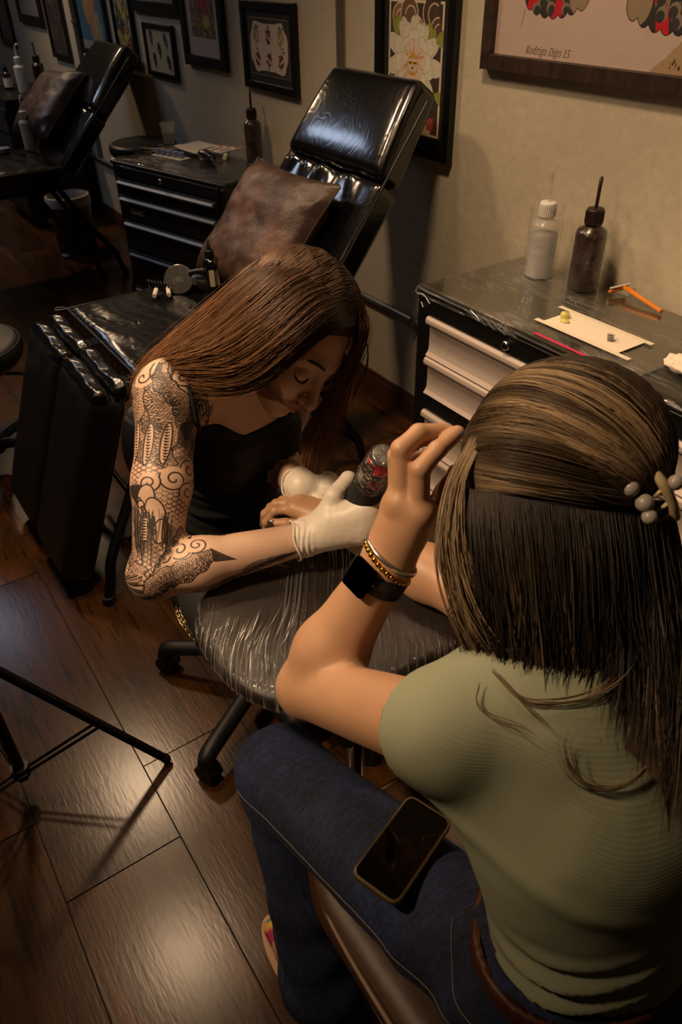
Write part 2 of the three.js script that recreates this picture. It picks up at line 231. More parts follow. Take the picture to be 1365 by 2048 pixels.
// ---------- room ----------
const RX0 = -8.2, RX1 = 2.6, RZ1 = 4.4;
{
  const w = (name, sx, sy, sz, x, y, z, m = M.wall) => struct(name, boxUV(mv(new THREE.BoxGeometry(sx, sy, sz), x, y, z)), m);
  w('wall_back', RX1 - RX0 + 0.4, CEIL, 0.2, (RX0 + RX1) / 2, CEIL / 2, -0.1);
  w('wall_left', 0.2, CEIL, RZ1, RX0 - 0.1, CEIL / 2, RZ1 / 2);
  w('wall_right', 0.2, CEIL, RZ1, RX1 + 0.1, CEIL / 2, RZ1 / 2);
  w('wall_front', RX1 - RX0 + 0.4, CEIL, 0.2, (RX0 + RX1) / 2, CEIL / 2, RZ1 + 0.1);
  w('ceiling', RX1 - RX0 + 0.4, 0.2, RZ1 + 0.4, (RX0 + RX1) / 2, CEIL + 0.1, RZ1 / 2, M.ceiling);
  const f = w('floor', RX1 - RX0 + 0.4, 0.2, RZ1 + 0.4, (RX0 + RX1) / 2, -0.1035, RZ1 / 2, std(0x0c0907, 0.9));
  // wood-look planks, each its own board; mottled brown with grey patches
  const woods = [];
  for (let k = 0; k < 6; k++) {
    const s = 100 + k * 37, tone = 0.84 + 0.04 * k - (k === 4 ? 0.16 : 0), grey = [0.12, 0.0, 0.2, 0.05, 0.45, 0.1][k];
    const map = dtex(512, 160, (u, v) => { const wv = tfbm(u, v, 3, 3, s + 5, 3) * 0.5; const n = tfbm(u, v + wv * 0.12, 5, 34, s, 4), p = tfbm(u, v, 4, 3, s + 11, 4), fine = tfbm(u, v, 40, 90, s + 17, 2); const t = clamp(0.45 + 0.5 * (n - 0.5) + 1.1 * (p - 0.5) + 0.3 * (fine - 0.5)); const g = clamp(grey + 1.3 * (tfbm(u, v, 3, 2, s + 23, 3) - 0.5)); const a = [lerp(0.20, 0.37, t), lerp(0.122, 0.228, t), lerp(0.052, 0.098, t)], b = [lerp(0.17, 0.29, t), lerp(0.115, 0.20, t), lerp(0.07, 0.125, t)]; const dark = sstep(0.66, 0.74, tfbm(u, v, 9, 20, s + 29, 3)) * 0.35; return [0, 1, 2].map((i) => tone * lerp(a[i], b[i], g) * (1 - dark)); }, true);
    const bump = dtex(512, 160, (u, v) => 0.5 * tfbm(u, v, 12, 80, s, 3) + 0.5 * tfbm(u, v, 60, 60, s + 3, 2));
    woods.push(phys(0xffffff, 0.22, { map, bumpMap: bump, bumpScale: 0.00016, specularIntensity: 0.55 }));
  }
  const PW = 0.2534, PL = 1.063, r = rng(5), geos = new Map(), G = 0.0032;
  const plank = (len, vi) => { const key = len.toFixed(3) + '_' + vi; if (!geos.has(key)) { const g = new THREE.BoxGeometry(len - G, 0.01, PW - G); const a = g.attributes.uv, p = g.attributes.position; for (let i = 0; i < a.count; i++) { let u = (p.getX(i) / PL) + 0.5, v = p.getZ(i) / PW + 0.5; if (vi & 1) u = 1 - u; if (vi & 2) v = 1 - v; a.setXY(i, u, v); } geos.set(key, g); } return geos.get(key); };
  for (let row = -7; row < 12; row++) {
    const z0 = 1.559 + row * PW, z1 = z0 + PW; if (z1 < 0.02 || z0 > RZ1) continue;
    const off = (row & 1) ? -1.153 : -0.941; let j0 = Math.floor((RX0 - off) / PL);
    for (let j = j0; off + j * PL < RX1; j++) { let a = off + j * PL, b = a + PL; a = Math.max(a, RX0); b = Math.min(b, RX1); if (b - a < 0.05) continue; const m = shade(new THREE.Mesh(plank(b - a, Math.floor(r() * 4)), woods[Math.floor(r() * 6)])); m.name = 'plank'; m.position.set((a + b) / 2, -0.005, (z0 + z1) / 2); f.add(m); }
  }
  // baseboard, in long lengths
  const prof = (x0, x1) => { const s = new THREE.Shape(); s.moveTo(0, 0); s.lineTo(0.016, 0); s.lineTo(0.016, 0.07); s.quadraticCurveTo(0.014, 0.088, 0.006, 0.092); s.lineTo(0, 0.092); s.closePath(); const g = new THREE.ExtrudeGeometry(s, { depth: x1 - x0, bevelEnabled: false }); g.rotateY(Math.PI / 2); g.scale(1, 1, -1); g.translate(x0, 0.0, 0); return g; };
  const bb = (x0, x1) => { const g = new THREE.BoxGeometry(x1 - x0, 0.072, 0.016); const h = mv(new THREE.BoxGeometry(x1 - x0, 0.02, 0.010), 0, 0.046, -0.003); return boxUV(mv(merge([g, h]), (x0 + x1) / 2, 0.036, 0.0085), 1); };
  struct('baseboard_back', bb(RX0 + 0.01, RX1 - 0.01), M.baseboard);
}
// ---------- conduits ----------
{
  const c = (label, pts, r) => { const t = thing('conduit_pipe', label, 'pipe'); part('tube', pts.length === 2 ? bar(pts[0], pts[1], r, r, 14) : tube(pts, r, 40, 12), M.conduit, t); return t; };
  const a = c('grey metal conduit running down the wall beside the peony picture', [[-2.565, 0.41, 0.014], [-2.565, CEIL, 0.014]], 0.0125);
  for (const y of [0.9, 1.7]) part('clamp', mv(rbox(0.045, 0.014, 0.03, 0.003), -2.565, y, 0.015), M.conduit, a);
  const b = c('grey metal conduit running down the wall behind the far bed', [[-5.50, 0.41, 0.014], [-5.50, CEIL, 0.014]], 0.0125);
  part('clamp', mv(rbox(0.045, 0.014, 0.03, 0.003), -5.5, 1.2, 0.015), M.conduit, b);
  const h = c('grey metal conduit running low along the wall above the baseboard', [[RX0 + 0.05, 0.41, 0.014], [RX1 - 0.05, 0.41, 0.014]], 0.0125);
  for (const x of [-2.13, -3.3, -5, -0.8]) { part('coupling', bar([x - 0.03, 0.41, 0.0155], [x + 0.03, 0.41, 0.0155], 0.015), M.conduit, h); part('clamp', mv(rbox(0.016, 0.05, 0.03, 0.003), x + 0.05, 0.418, 0.016), M.conduit, h); }
}
// ---------- framed prints on the wall ----------
const INK = '#15120f';
function petal(g, x, y, a, L, W, fill, stroke = INK, lw = 2) { g.save(); g.translate(x, y); g.rotate(a); g.beginPath(); g.moveTo(0, 0); g.bezierCurveTo(-W, -L * 0.3, -W * 0.9, -L, -W * 0.2, -L * 0.96); g.quadraticCurveTo(0, -L * 0.88, W * 0.15, -L); g.bezierCurveTo(W, -L * 0.95, W, -L * 0.3, 0, 0); g.fillStyle = fill; g.fill(); g.lineWidth = lw; g.strokeStyle = stroke; g.stroke(); g.restore(); }
function spiral(g, x, y, r, turns, a0, dir = 1) { g.beginPath(); for (let i = 0; i <= 60; i++) { const t = i / 60, a = a0 + dir * t * turns * 6.283, q = r * (1 - 0.92 * t); const px = x + Math.cos(a) * q, py = y + Math.sin(a) * q; i ? g.lineTo(px, py) : g.moveTo(px, py); } g.stroke(); }
const ART = {
  peony(g, w, h) {
    g.fillStyle = '#d8c9ac'; g.fillRect(0, 0, w, h);
    const blob = (pts, fill, stroke) => { g.beginPath(); g.moveTo(pts[0], pts[1]); for (let i = 2; i < pts.length; i += 4) g.quadraticCurveTo(pts[i], pts[i + 1], pts[i + 2], pts[i + 3]); g.closePath(); g.fillStyle = fill; g.fill(); if (stroke) { g.strokeStyle = stroke; g.lineWidth = w * 0.014; g.stroke(); } };
    g.fillStyle = '#3a2b22'; g.fillRect(w * 0.03, h * 0.02, w * 0.94, h * 0.96);
    g.lineWidth = w * 0.014; g.strokeStyle = '#d8c9ac';
    const cloud = (x, y, r, a, f = '#8b6a4a') => { g.beginPath(); g.arc(x, y, r, a, a + 4.4); g.fillStyle = f; g.fill(); g.stroke(); g.beginPath(); g.arc(x + r * 0.15, y + r * 0.1, r * 0.6, a + 0.6, a + 4.2); g.stroke(); };
    cloud(w * 0.2, h * 0.12, w * 0.13, 2); cloud(w * 0.38, h * 0.1, w * 0.16, 2.6, '#6b5039'); cloud(w * 0.52, h * 0.2, w * 0.12, 3, '#7d5d42'); cloud(w * 0.8, h * 0.08, w * 0.17, 1.2, '#4a3526'); cloud(w * 0.9, h * 0.2, w * 0.12, 0.5, '#5a4230');
    cloud(w * 0.2, h * 0.9, w * 0.15, 2, '#5b4331'); cloud(w * 0.62, h * 0.86, w * 0.17, 2.6, '#b39a76'); cloud(w * 0.7, h * 0.95, w * 0.14, 3, '#c4ad88'); cloud(w * 0.4, h * 0.8, w * 0.12, 4, '#6b5039');
    g.strokeStyle = '#d8c9ac'; g.lineWidth = w * 0.02; g.beginPath(); g.moveTo(w * 0.55, h * 0.72); g.bezierCurveTo(w * 0.8, h * 0.7, w * 0.85, h * 0.8, w * 0.78, h * 0.84); g.stroke();
    for (const [x, y, a] of [[0.18, 0.24, -0.3], [0.12, 0.22, 0.5], [0.78, 0.3, 0.2], [0.86, 0.28, 0.9], [0.8, 0.26, -0.4], [0.88, 0.62, 1.9], [0.1, 0.66, 3.9], [0.5, 0.74, 3.1]]) petal(g, w * x, h * (y + 0.04), a, w * 0.22, w * 0.09, '#8f9139', '#2c2a14', 2);
    const cx = w * 0.47, cy = h * 0.45; const R = rng(4);
    for (let ring = 0; ring < 4; ring++) { const n = [11, 9, 8, 6][ring], L = w * [0.47, 0.38, 0.29, 0.2][ring]; for (let i = 0; i < n; i++) { const a = (i / n) * 6.283 + ring * 0.4 + 0.15 * (R() - 0.5); petal(g, cx + Math.sin(a) * w * 0.03, cy - Math.cos(a) * w * 0.03, a, L * (0.9 + 0.2 * R()), w * 0.13, ['#cfc9b4', '#d5cfbb', '#d9d3c0', '#d6c9b2'][ring], '#4b4436', 2); } }
    for (let i = 0; i < 46; i++) { const a = R() * 6.283, q = w * (0.1 + 0.13 * R()); g.strokeStyle = 'rgba(196,60,40,0.75)'; g.lineWidth = 4; g.beginPath(); g.moveTo(cx + Math.cos(a) * q * 0.6, cy + Math.sin(a) * q * 0.7); g.lineTo(cx + Math.cos(a) * q, cy + Math.sin(a) * q * 1.05); g.stroke(); }
    // small golden mask in the heart of the flower
    g.fillStyle = '#cdb9a0'; g.beginPath(); g.ellipse(cx, cy + h * 0.02, w * 0.1, h * 0.075, 0, 0, 6.3); g.fill(); g.strokeStyle = '#6a4a10'; g.stroke();
    g.fillStyle = '#c9941c'; g.beginPath(); g.moveTo(cx, cy - h * 0.1); g.lineTo(cx + w * 0.06, cy - h * 0.03); g.lineTo(cx - w * 0.06, cy - h * 0.03); g.fill(); g.fillRect(cx - w * 0.1, cy - h * 0.01, w * 0.2, h * 0.025); g.fillRect(cx - w * 0.05, cy + h * 0.07, w * 0.1, h * 0.03); g.fillStyle = '#3d2a10'; g.fillRect(cx - w * 0.06, cy - h * 0.003, w * 0.04, h * 0.012); g.fillRect(cx + w * 0.02, cy - h * 0.003, w * 0.04, h * 0.012); g.fillRect(cx - w * 0.01, cy + h * 0.03, w * 0.025, h * 0.02);
    g.fillStyle = '#9c2c22'; g.fillRect(w * 0.77, h * 0.85, w * 0.13, h * 0.1); g.strokeStyle = '#d8c9ac'; g.lineWidth = 3; for (let i = 0; i < 3; i++) { g.beginPath(); g.moveTo(w * (0.79 + 0.035 * i), h * 0.86); g.lineTo(w * (0.8 + 0.03 * i), h * 0.94); g.stroke(); }
  },
  flash(g, w, h) {
    g.fillStyle = '#2b2a2b'; g.fillRect(0, 0, w, h);
    const path = (k) => { g.beginPath(); const n = 120; for (let i = 0; i <= n; i++) { const t = i / n, a = t * 6.283; const sx = Math.sign(Math.cos(a)) * Math.pow(Math.abs(Math.cos(a)), 0.45), sy = Math.sign(Math.sin(a)) * Math.pow(Math.abs(Math.sin(a)), 0.45); const wob = 1 - 0.07 * Math.pow(Math.abs(Math.sin(3 * a + 0.2)), 2); const x = w / 2 + sx * w * 0.485 * wob * k, y = h / 2 + sy * h * 0.485 * (1 - 0.13 * Math.pow(Math.sin(3 * a), 2)) * k; i ? g.lineTo(x, y) : g.moveTo(x, y); } g.closePath(); };
    g.fillStyle = '#cfc4b0'; path(1); g.fill();
    const R = rng(8); for (let r = 0; r < 2; r++) for (let c = 0; c < 3; c++) { const x = w * (0.19 + 0.31 * c), y = h * (0.3 + 0.42 * r), s = h * 0.17; g.strokeStyle = INK; g.lineWidth = 5;
      for (let i = 0; i < 7; i++) { const a = R() * 6.283; g.beginPath(); g.moveTo(x, y); g.quadraticCurveTo(x + Math.cos(a) * s * 0.6 + 8, y + Math.sin(a) * s * 0.7, x + Math.cos(a) * s * 0.7, y + Math.sin(a) * s * 1.25); g.stroke(); }
      if ((r + c) % 2 === 0 || r) { g.fillStyle = r === 0 ? '#c9a040' : '#a01418'; g.beginPath(); g.ellipse(x, y, s * 0.5, s * 0.7, 0.3, 0, 6.3); g.fill(); g.stroke(); }
      if (r === 0 && c === 1) { g.fillStyle = '#a01418'; g.beginPath(); g.moveTo(x - s * 0.6, y - s * 0.6); g.lineTo(x + s * 0.6, y - s * 0.6); g.lineTo(x + s * 0.3, y + s * 0.8); g.lineTo(x - s * 0.3, y + s * 0.8); g.fill(); g.stroke(); g.beginPath(); g.moveTo(x, y - s * 0.6); g.lineTo(x, y + s * 0.8); g.stroke(); }
      g.fillStyle = '#d8cfbb'; g.save(); g.translate(x, y + s * 0.1); g.rotate(c === 2 ? -0.6 : 0.6); g.fillRect(-s * 0.65, -s * 0.18, s * 1.3, s * 0.34); g.strokeRect(-s * 0.65, -s * 0.18, s * 1.3, s * 0.34); g.restore();
      g.fillStyle = INK; for (let i = 0; i < 4; i++) { g.beginPath(); g.ellipse(x + (R() - 0.5) * s * 1.5, y + (R() - 0.5) * s * 2.2, s * 0.12, s * 0.22, R() * 3, 0, 6.3); g.fill(); } }
  },
  panthers(g, w, h) {
    g.fillStyle = '#bdb59b'; g.fillRect(0, 0, w, h);
    for (const [x, y, a] of [[0.2, 0.24, 0.2], [0.76, 0.27, -0.1], [0.48, 0.5, 0.15], [0.25, 0.76, 0.2], [0.8, 0.76, -0.1]]) { g.save(); g.translate(w * x, h * y); g.rotate(a); const s = h * 0.2; g.fillStyle = '#18171a'; g.beginPath(); g.moveTo(-s * 0.5, -s * 0.9); g.bezierCurveTo(s * 0.3, -s * 1.3, s * 0.8, -s * 0.2, s * 0.5, s * 0.3); g.lineTo(s * 0.7, s * 0.9); g.lineTo(s * 0.3, s * 0.5); g.lineTo(s * 0.1, s * 1.1); g.lineTo(-s * 0.1, s * 0.5); g.bezierCurveTo(-s * 0.7, s * 0.4, -s * 0.7, -s * 0.3, -s * 0.5, -s * 0.9); g.fill(); g.fillStyle = '#b9b09a'; g.beginPath(); g.ellipse(-s * 0.25, s * 0.05, s * 0.16, s * 0.1, 0.5, 0, 6.3); g.fill(); g.fillStyle = '#8a2226'; g.beginPath(); g.ellipse(s * 0.2, s * 0.25, s * 0.12, s * 0.08, 0, 0, 6.3); g.fill(); g.restore(); }
  },
  forest(g, w, h) {
    g.fillStyle = '#b9b0a6'; g.fillRect(0, 0, w, h); const R = rng(12); const x0 = w * 0.16, x1 = w * 0.86, y1 = h * 0.86; g.save(); g.beginPath(); g.rect(x0, 0, x1 - x0, y1); g.clip(); g.fillStyle = '#4a3a34'; g.fillRect(0, 0, w, h);
    for (let i = 0; i < 60; i++) { g.strokeStyle = ['#a58a5c', '#7c6844', '#58462f', '#8a6a5a', '#b39f72'][i % 5]; g.lineWidth = 4 + R() * 10; const x = x0 + R() * (x1 - x0); g.beginPath(); g.moveTo(x, 0); g.quadraticCurveTo(x + 30 * (R() - 0.5), h * 0.4, x + 60 * (R() - 0.5), h * (0.5 + 0.3 * R())); g.stroke(); }
    for (let i = 0; i < 140; i++) { g.fillStyle = ['#a0742c', '#6b5a34', '#8b4a2a', '#4a3f3a', '#9a8a3a', '#5a4a52'][i % 6]; g.beginPath(); g.ellipse(x0 + R() * (x1 - x0), h * (0.66 + 0.2 * R()), 8 + 10 * R(), 5 + 8 * R(), R() * 3, 0, 6.3); g.fill(); }
    g.fillStyle = '#a8093c'; for (const [x, y, a, b] of [[0.36, 0.36, 0.14, 0.09], [0.4, 0.5, 0.12, 0.12], [0.53, 0.56, 0.09, 0.12], [0.62, 0.6, 0.07, 0.1]]) { g.beginPath(); g.ellipse(w * x, h * y, w * a, h * b * 0.8, 0.2, 0, 6.3); g.fill(); }
    g.fillStyle = '#5d6a80'; g.beginPath(); g.ellipse(w * 0.44, h * 0.24, w * 0.09, h * 0.08, 0, 0, 6.3); g.fill(); g.fillStyle = '#b8a04a'; g.beginPath(); g.ellipse(w * 0.62, h * 0.74, w * 0.1, h * 0.05, 0, 0, 6.3); g.fill(); g.restore();
  },
  wings(g, w, h) {
    const R = rng(21); g.fillStyle = '#b3a096'; g.fillRect(0, 0, w, h); for (let i = 0; i < 500; i++) { g.fillStyle = `rgba(${120 + R() * 60},${90 + R() * 50},${80 + R() * 40},0.05)`; g.fillRect(R() * w, R() * h, 60 * R(), 30 * R()); }
    // stained lower corner
    g.fillStyle = '#9c8262'; g.beginPath(); g.moveTo(w * 0.5, h); for (let i = 0; i <= 20; i++) { const t = i / 20; g.lineTo(w * (0.43 + 0.12 * t) + 9 * (R() - 0.5), h * (1 - 0.18 * t) + 8 * (R() - 0.5)); } g.lineTo(w * 0.62, h * 0.8); g.lineTo(w * 0.7, h); g.fill(); g.strokeStyle = '#8a6240'; g.stroke();
    g.fillStyle = '#2a2520'; for (let i = 0; i < 14; i++) g.fillRect(w * (0.475 + 0.05 * R()), h * (0.93 + 0.05 * R()), 5 * R() + 1, 9 * R() + 1);
    const wing = (cx, cy, s, flip) => { g.save(); g.translate(cx, cy); g.scale(flip, 1); g.fillStyle = '#22211f'; g.strokeStyle = '#15120f'; g.lineWidth = 4; g.beginPath(); g.moveTo(-s, 0); for (let i = 0; i < 7; i++) { const t0 = -1 + i * 0.28, t1 = t0 + 0.28; g.quadraticCurveTo(s * (t0 + 0.14), s * (0.34 + 0.2 * Math.sin((t0 + 1.2) * 1.6)), s * t1, s * (0.12 + 0.24 * Math.sin((t1 + 1.1) * 1.6))); } g.lineTo(s * 1.1, -s); g.lineTo(-s * 0.7, -s * 1.2); g.closePath(); g.fill(); g.stroke(); g.save(); g.clip();
      g.fillStyle = '#b00a1e'; for (const [a, b] of [[-0.95, -0.55], [-0.1, 0.5]]) { g.beginPath(); g.moveTo(s * a, s * 0.5); g.lineTo(s * (a + 0.28), s * 0.5); g.lineTo(s * (a + 0.75), -s); g.lineTo(s * (a + 0.35), -s); g.fill(); }
      for (let i = 0; i < 16; i++) { const x = s * (-0.7 + 1.6 * R()), y = s * (0.3 - 0.7 * R()); g.fillStyle = '#77695a'; g.beginPath(); g.arc(x, y, s * 0.13, 0, 6.3); g.fill(); g.fillStyle = '#2a2825'; g.beginPath(); g.arc(x + s * 0.03, y + s * 0.04, s * 0.1, 0, 6.3); g.fill(); }
      g.fillStyle = '#857560'; g.beginPath(); g.ellipse(s * 0.75, -s * 0.1, s * 0.35, s * 0.45, 0.2, 0, 6.3); g.fill(); g.restore(); g.restore(); };
    wing(w * 0.17, h * 0.795, w * 0.09, 1); wing(w * 0.45, h * 0.81, w * 0.1, -1); wing(w * 0.72, h * 0.80, w * 0.09, 1);
    g.strokeStyle = '#7a3030'; g.lineWidth = 2; g.beginPath(); g.moveTo(w * 0.085, h * 0.84); g.lineTo(w * 0.078, h * 0.9); g.stroke();
    g.fillStyle = '#1c1916'; g.font = Math.round(h * 0.036) + 'px serif'; g.save(); g.translate(w * 0.098, h * 0.985); g.transform(0.82, 0, -0.35, 1, 0, 0); g.fillText('Rodrigo Digo 15', 0, 0); g.restore();
  },
  blue(g, w, h) { const R = rng(31); g.fillStyle = '#1f5f78'; g.fillRect(0, 0, w, h); for (let i = 0; i < 130; i++) { const t = R(); g.fillStyle = ['#b98a5a', '#a97446', '#c9a070', '#8d6a4c', '#3a8090', '#6d8a60', '#b4603c'][i % 7]; g.globalAlpha = 0.75; g.beginPath(); g.ellipse(w * (0.5 + 0.36 * (R() - 0.5) + 0.1 * Math.sin(t * 8)), h * t * 0.86, w * (0.06 + 0.1 * R()), h * (0.03 + 0.05 * R()), R() * 3, 0, 6.3); g.fill(); } g.globalAlpha = 1; g.fillStyle = '#8b8480'; g.fillRect(0, h * 0.93, w, h * 0.07); },
  yellow(g, w, h) { const R = rng(41); g.fillStyle = '#3a3834'; g.fillRect(0, 0, w, h); for (let i = 0; i < 90; i++) { g.fillStyle = ['#a9983a', '#1b1a1a', '#7d7c78', '#8f1c24', '#b8a840', '#232222', '#918f88'][i % 7]; g.beginPath(); g.ellipse(w * R(), h * R(), w * (0.04 + 0.12 * R()), h * (0.02 + 0.05 * R()), R() * 3, 0, 6.3); g.fill(); } g.strokeStyle = '#b8a840'; g.lineWidth = 8; g.beginPath(); g.arc(w * 0.7, h * 0.85, w * 0.13, 0, 6.3); g.stroke(); },
  dark(g, w, h) { const R = rng(51); g.fillStyle = '#2a2320'; g.fillRect(0, 0, w, h); for (let i = 0; i < 120; i++) { g.fillStyle = ['#4a332c', '#332a2c', '#5a4034', '#2a2a34', '#6a4a3a'][i % 5]; g.beginPath(); g.ellipse(w * R(), h * R(), w * 0.08 * R() + 4, h * 0.06 * R() + 4, R() * 3, 0, 6.3); g.fill(); } },
  pale(g, w, h) { const R = rng(61); g.fillStyle = '#8f8a84'; g.fillRect(0, 0, w, h); for (let i = 0; i < 40; i++) { g.fillStyle = ['#7d766e', '#a09a92', '#6e6862'][i % 3]; g.beginPath(); g.ellipse(w * R(), h * 0.75 * R(), w * 0.1 * R() + 4, h * 0.08 * R() + 4, R() * 3, 0, 6.3); g.fill(); } },
};
const glassMat = phys(0xffffff, 0.04, { transmission: 1, thickness: 0, ior: 1.5 });
const frameBlack = std(0x0b0a0a, 0.35, { bumpMap: grain, bumpScale: 0.0002 });
const frameWood = std(0xffffff, 0.5, { map: dtex(256, 64, (u, v) => { const n = tfbm(u, v, 40, 6, 7, 4); const k = tfbm(u, v, 90, 40, 17, 2); const t = clamp(0.2 + n * 0.5 + (k - 0.5) * 0.4); return [lerp(0.08, 0.32, t), lerp(0.055, 0.225, t), lerp(0.04, 0.14, t)]; }, true) });
const matBlack = std(0x141315, 0.8);
const matCream = std(0xc9bfae, 0.85), matLip = std(0x9a7f5c, 0.6);
// rectangle on the wall, frame width fw and depth fd, mat width mw (dark or pale) and picture
function picture(label, x0, x1, y0, y1, fw, fd, mw, art, aspectPx, opt = {}) {
  const t = thing('framed_print', label, 'picture', [(x0 + x1) / 2, y0, 0], 0, null); const W = x1 - x0, H = y1 - y0; const fm = opt.wood ? frameWood : frameBlack;
  const rail = (L, vertical) => { const s = new THREE.Shape(); s.moveTo(-L / 2, 0); s.lineTo(L / 2, 0); s.lineTo(L / 2 - fw, fw); s.lineTo(-L / 2 + fw, fw); s.closePath(); return boxUV(new THREE.ExtrudeGeometry(s, { depth: fd - 0.004, bevelEnabled: true, bevelSize: 0.002, bevelThickness: 0.002, bevelSegments: 2 })).translate(0, 0, 0.004); };
  const names = ['bottom_rail', 'top_rail', 'side_rail', 'side_rail'];
  const gs = [rail(W), rail(W).rotateZ(Math.PI).translate(0, H, 0), rail(H).rotateZ(-Math.PI / 2).translate(-W / 2, H / 2, 0), rail(H).rotateZ(Math.PI / 2).translate(W / 2, H / 2, 0)];
  gs.forEach((g, i) => part(names[i], g, fm, t));
  part('backing', mv(rbox(W - fw, H - fw, 0.006, 0.001), 0, H / 2, 0.007), matBlack, t);
  const iw = W - 2 * fw, ih = H - 2 * fw; let aw = iw, ah = ih, ay = H / 2;
  if (mw) { aw = iw - 2 * mw; ah = ih - 2 * mw; part('mat', mv(rbox(iw, ih, 0.002, 0.0005), 0, H / 2, 0.0105), opt.pale ? matCream : matBlack, t); if (opt.lip) part('mat_edge', [mv(rbox(aw + 0.006, 0.002, 0.002, 0.0004), 0, ay - ah / 2 - 0.002, 0.012), mv(rbox(aw + 0.006, 0.002, 0.002, 0.0004), 0, ay + ah / 2 + 0.002, 0.012), mv(rbox(0.002, ah, 0.002, 0.0004), -aw / 2 - 0.002, ay, 0.012), mv(rbox(0.002, ah, 0.002, 0.0004), aw / 2 + 0.002, ay, 0.012)], matLip, t); }
  const px = aspectPx, py = Math.round(px * ah / aw); const tx = ctex(px, py, ART[art], true, false);
  const pl = part('print', mv(new THREE.BoxGeometry(aw, ah, 0.001), 0, ay, mw ? 0.0125 : 0.0112), std(0xffffff, 0.75, { map: tx }), t, opt.print);
  if (!opt.noGlass) part('glass', mv(new THREE.PlaneGeometry(iw, ih), 0, H / 2, 0.0155), glassMat, t);
  return t;
}
picture('big dark wooden framed painting of red and black wings above the grey cabinet', -1.83, -0.55, 1.262, 2.02, 0.036, 0.026, 0, 'wings', 1400, { wood: true, noGlass: true });
picture('black framed white peony print with golden mask at its heart', -2.342, -1.95, 0.986, 1.475, 0.030, 0.024, 0.032, 'peony', 700);
picture('black framed flash sheet with six small red and black designs', -3.287, -2.864, 1.071, 1.378, 0.026, 0.02, 0.031, 'flash', 640, { lip: true });
picture('black framed print of a crimson figure among bare trees', -3.882, -3.456, 1.107, 1.72, 0.042, 0.022, 0.0, 'forest', 480);
picture('small thin black frame with five black panthers on cream paper', -4.385, -4.018, 1.018, 1.25, 0.02, 0.018, 0.0, 'panthers', 480);
picture('wide black frame hanging above the five panthers print', -4.481, -3.908, 1.296, 1.75, 0.045, 0.02, 0.0, 'pale', 300);
picture('narrow black framed print in yellow black and red', -4.80, -4.52, 1.055, 1.7, 0.02, 0.02, 0.01, 'yellow', 300);
picture('black framed print of an orange figure on bright blue', -5.43, -4.915, 1.04, 1.75, 0.028, 0.02, 0.0, 'blue', 420);
picture('narrow dark print in a black frame beside the far conduit', -6.08, -5.71, 0.97, 1.6, 0.025, 0.02, 0.0, 'dark', 260);
picture('dim pale print in a black frame high over the wash bottles', -6.75, -6.17, 1.138, 1.6, 0.05, 0.02, 0.0, 'pale', 220);
picture('dim dark print at the far end of the picture row', -7.45, -7.05, 0.955, 1.35, 0.04, 0.02, 0.0, 'dark', 220);
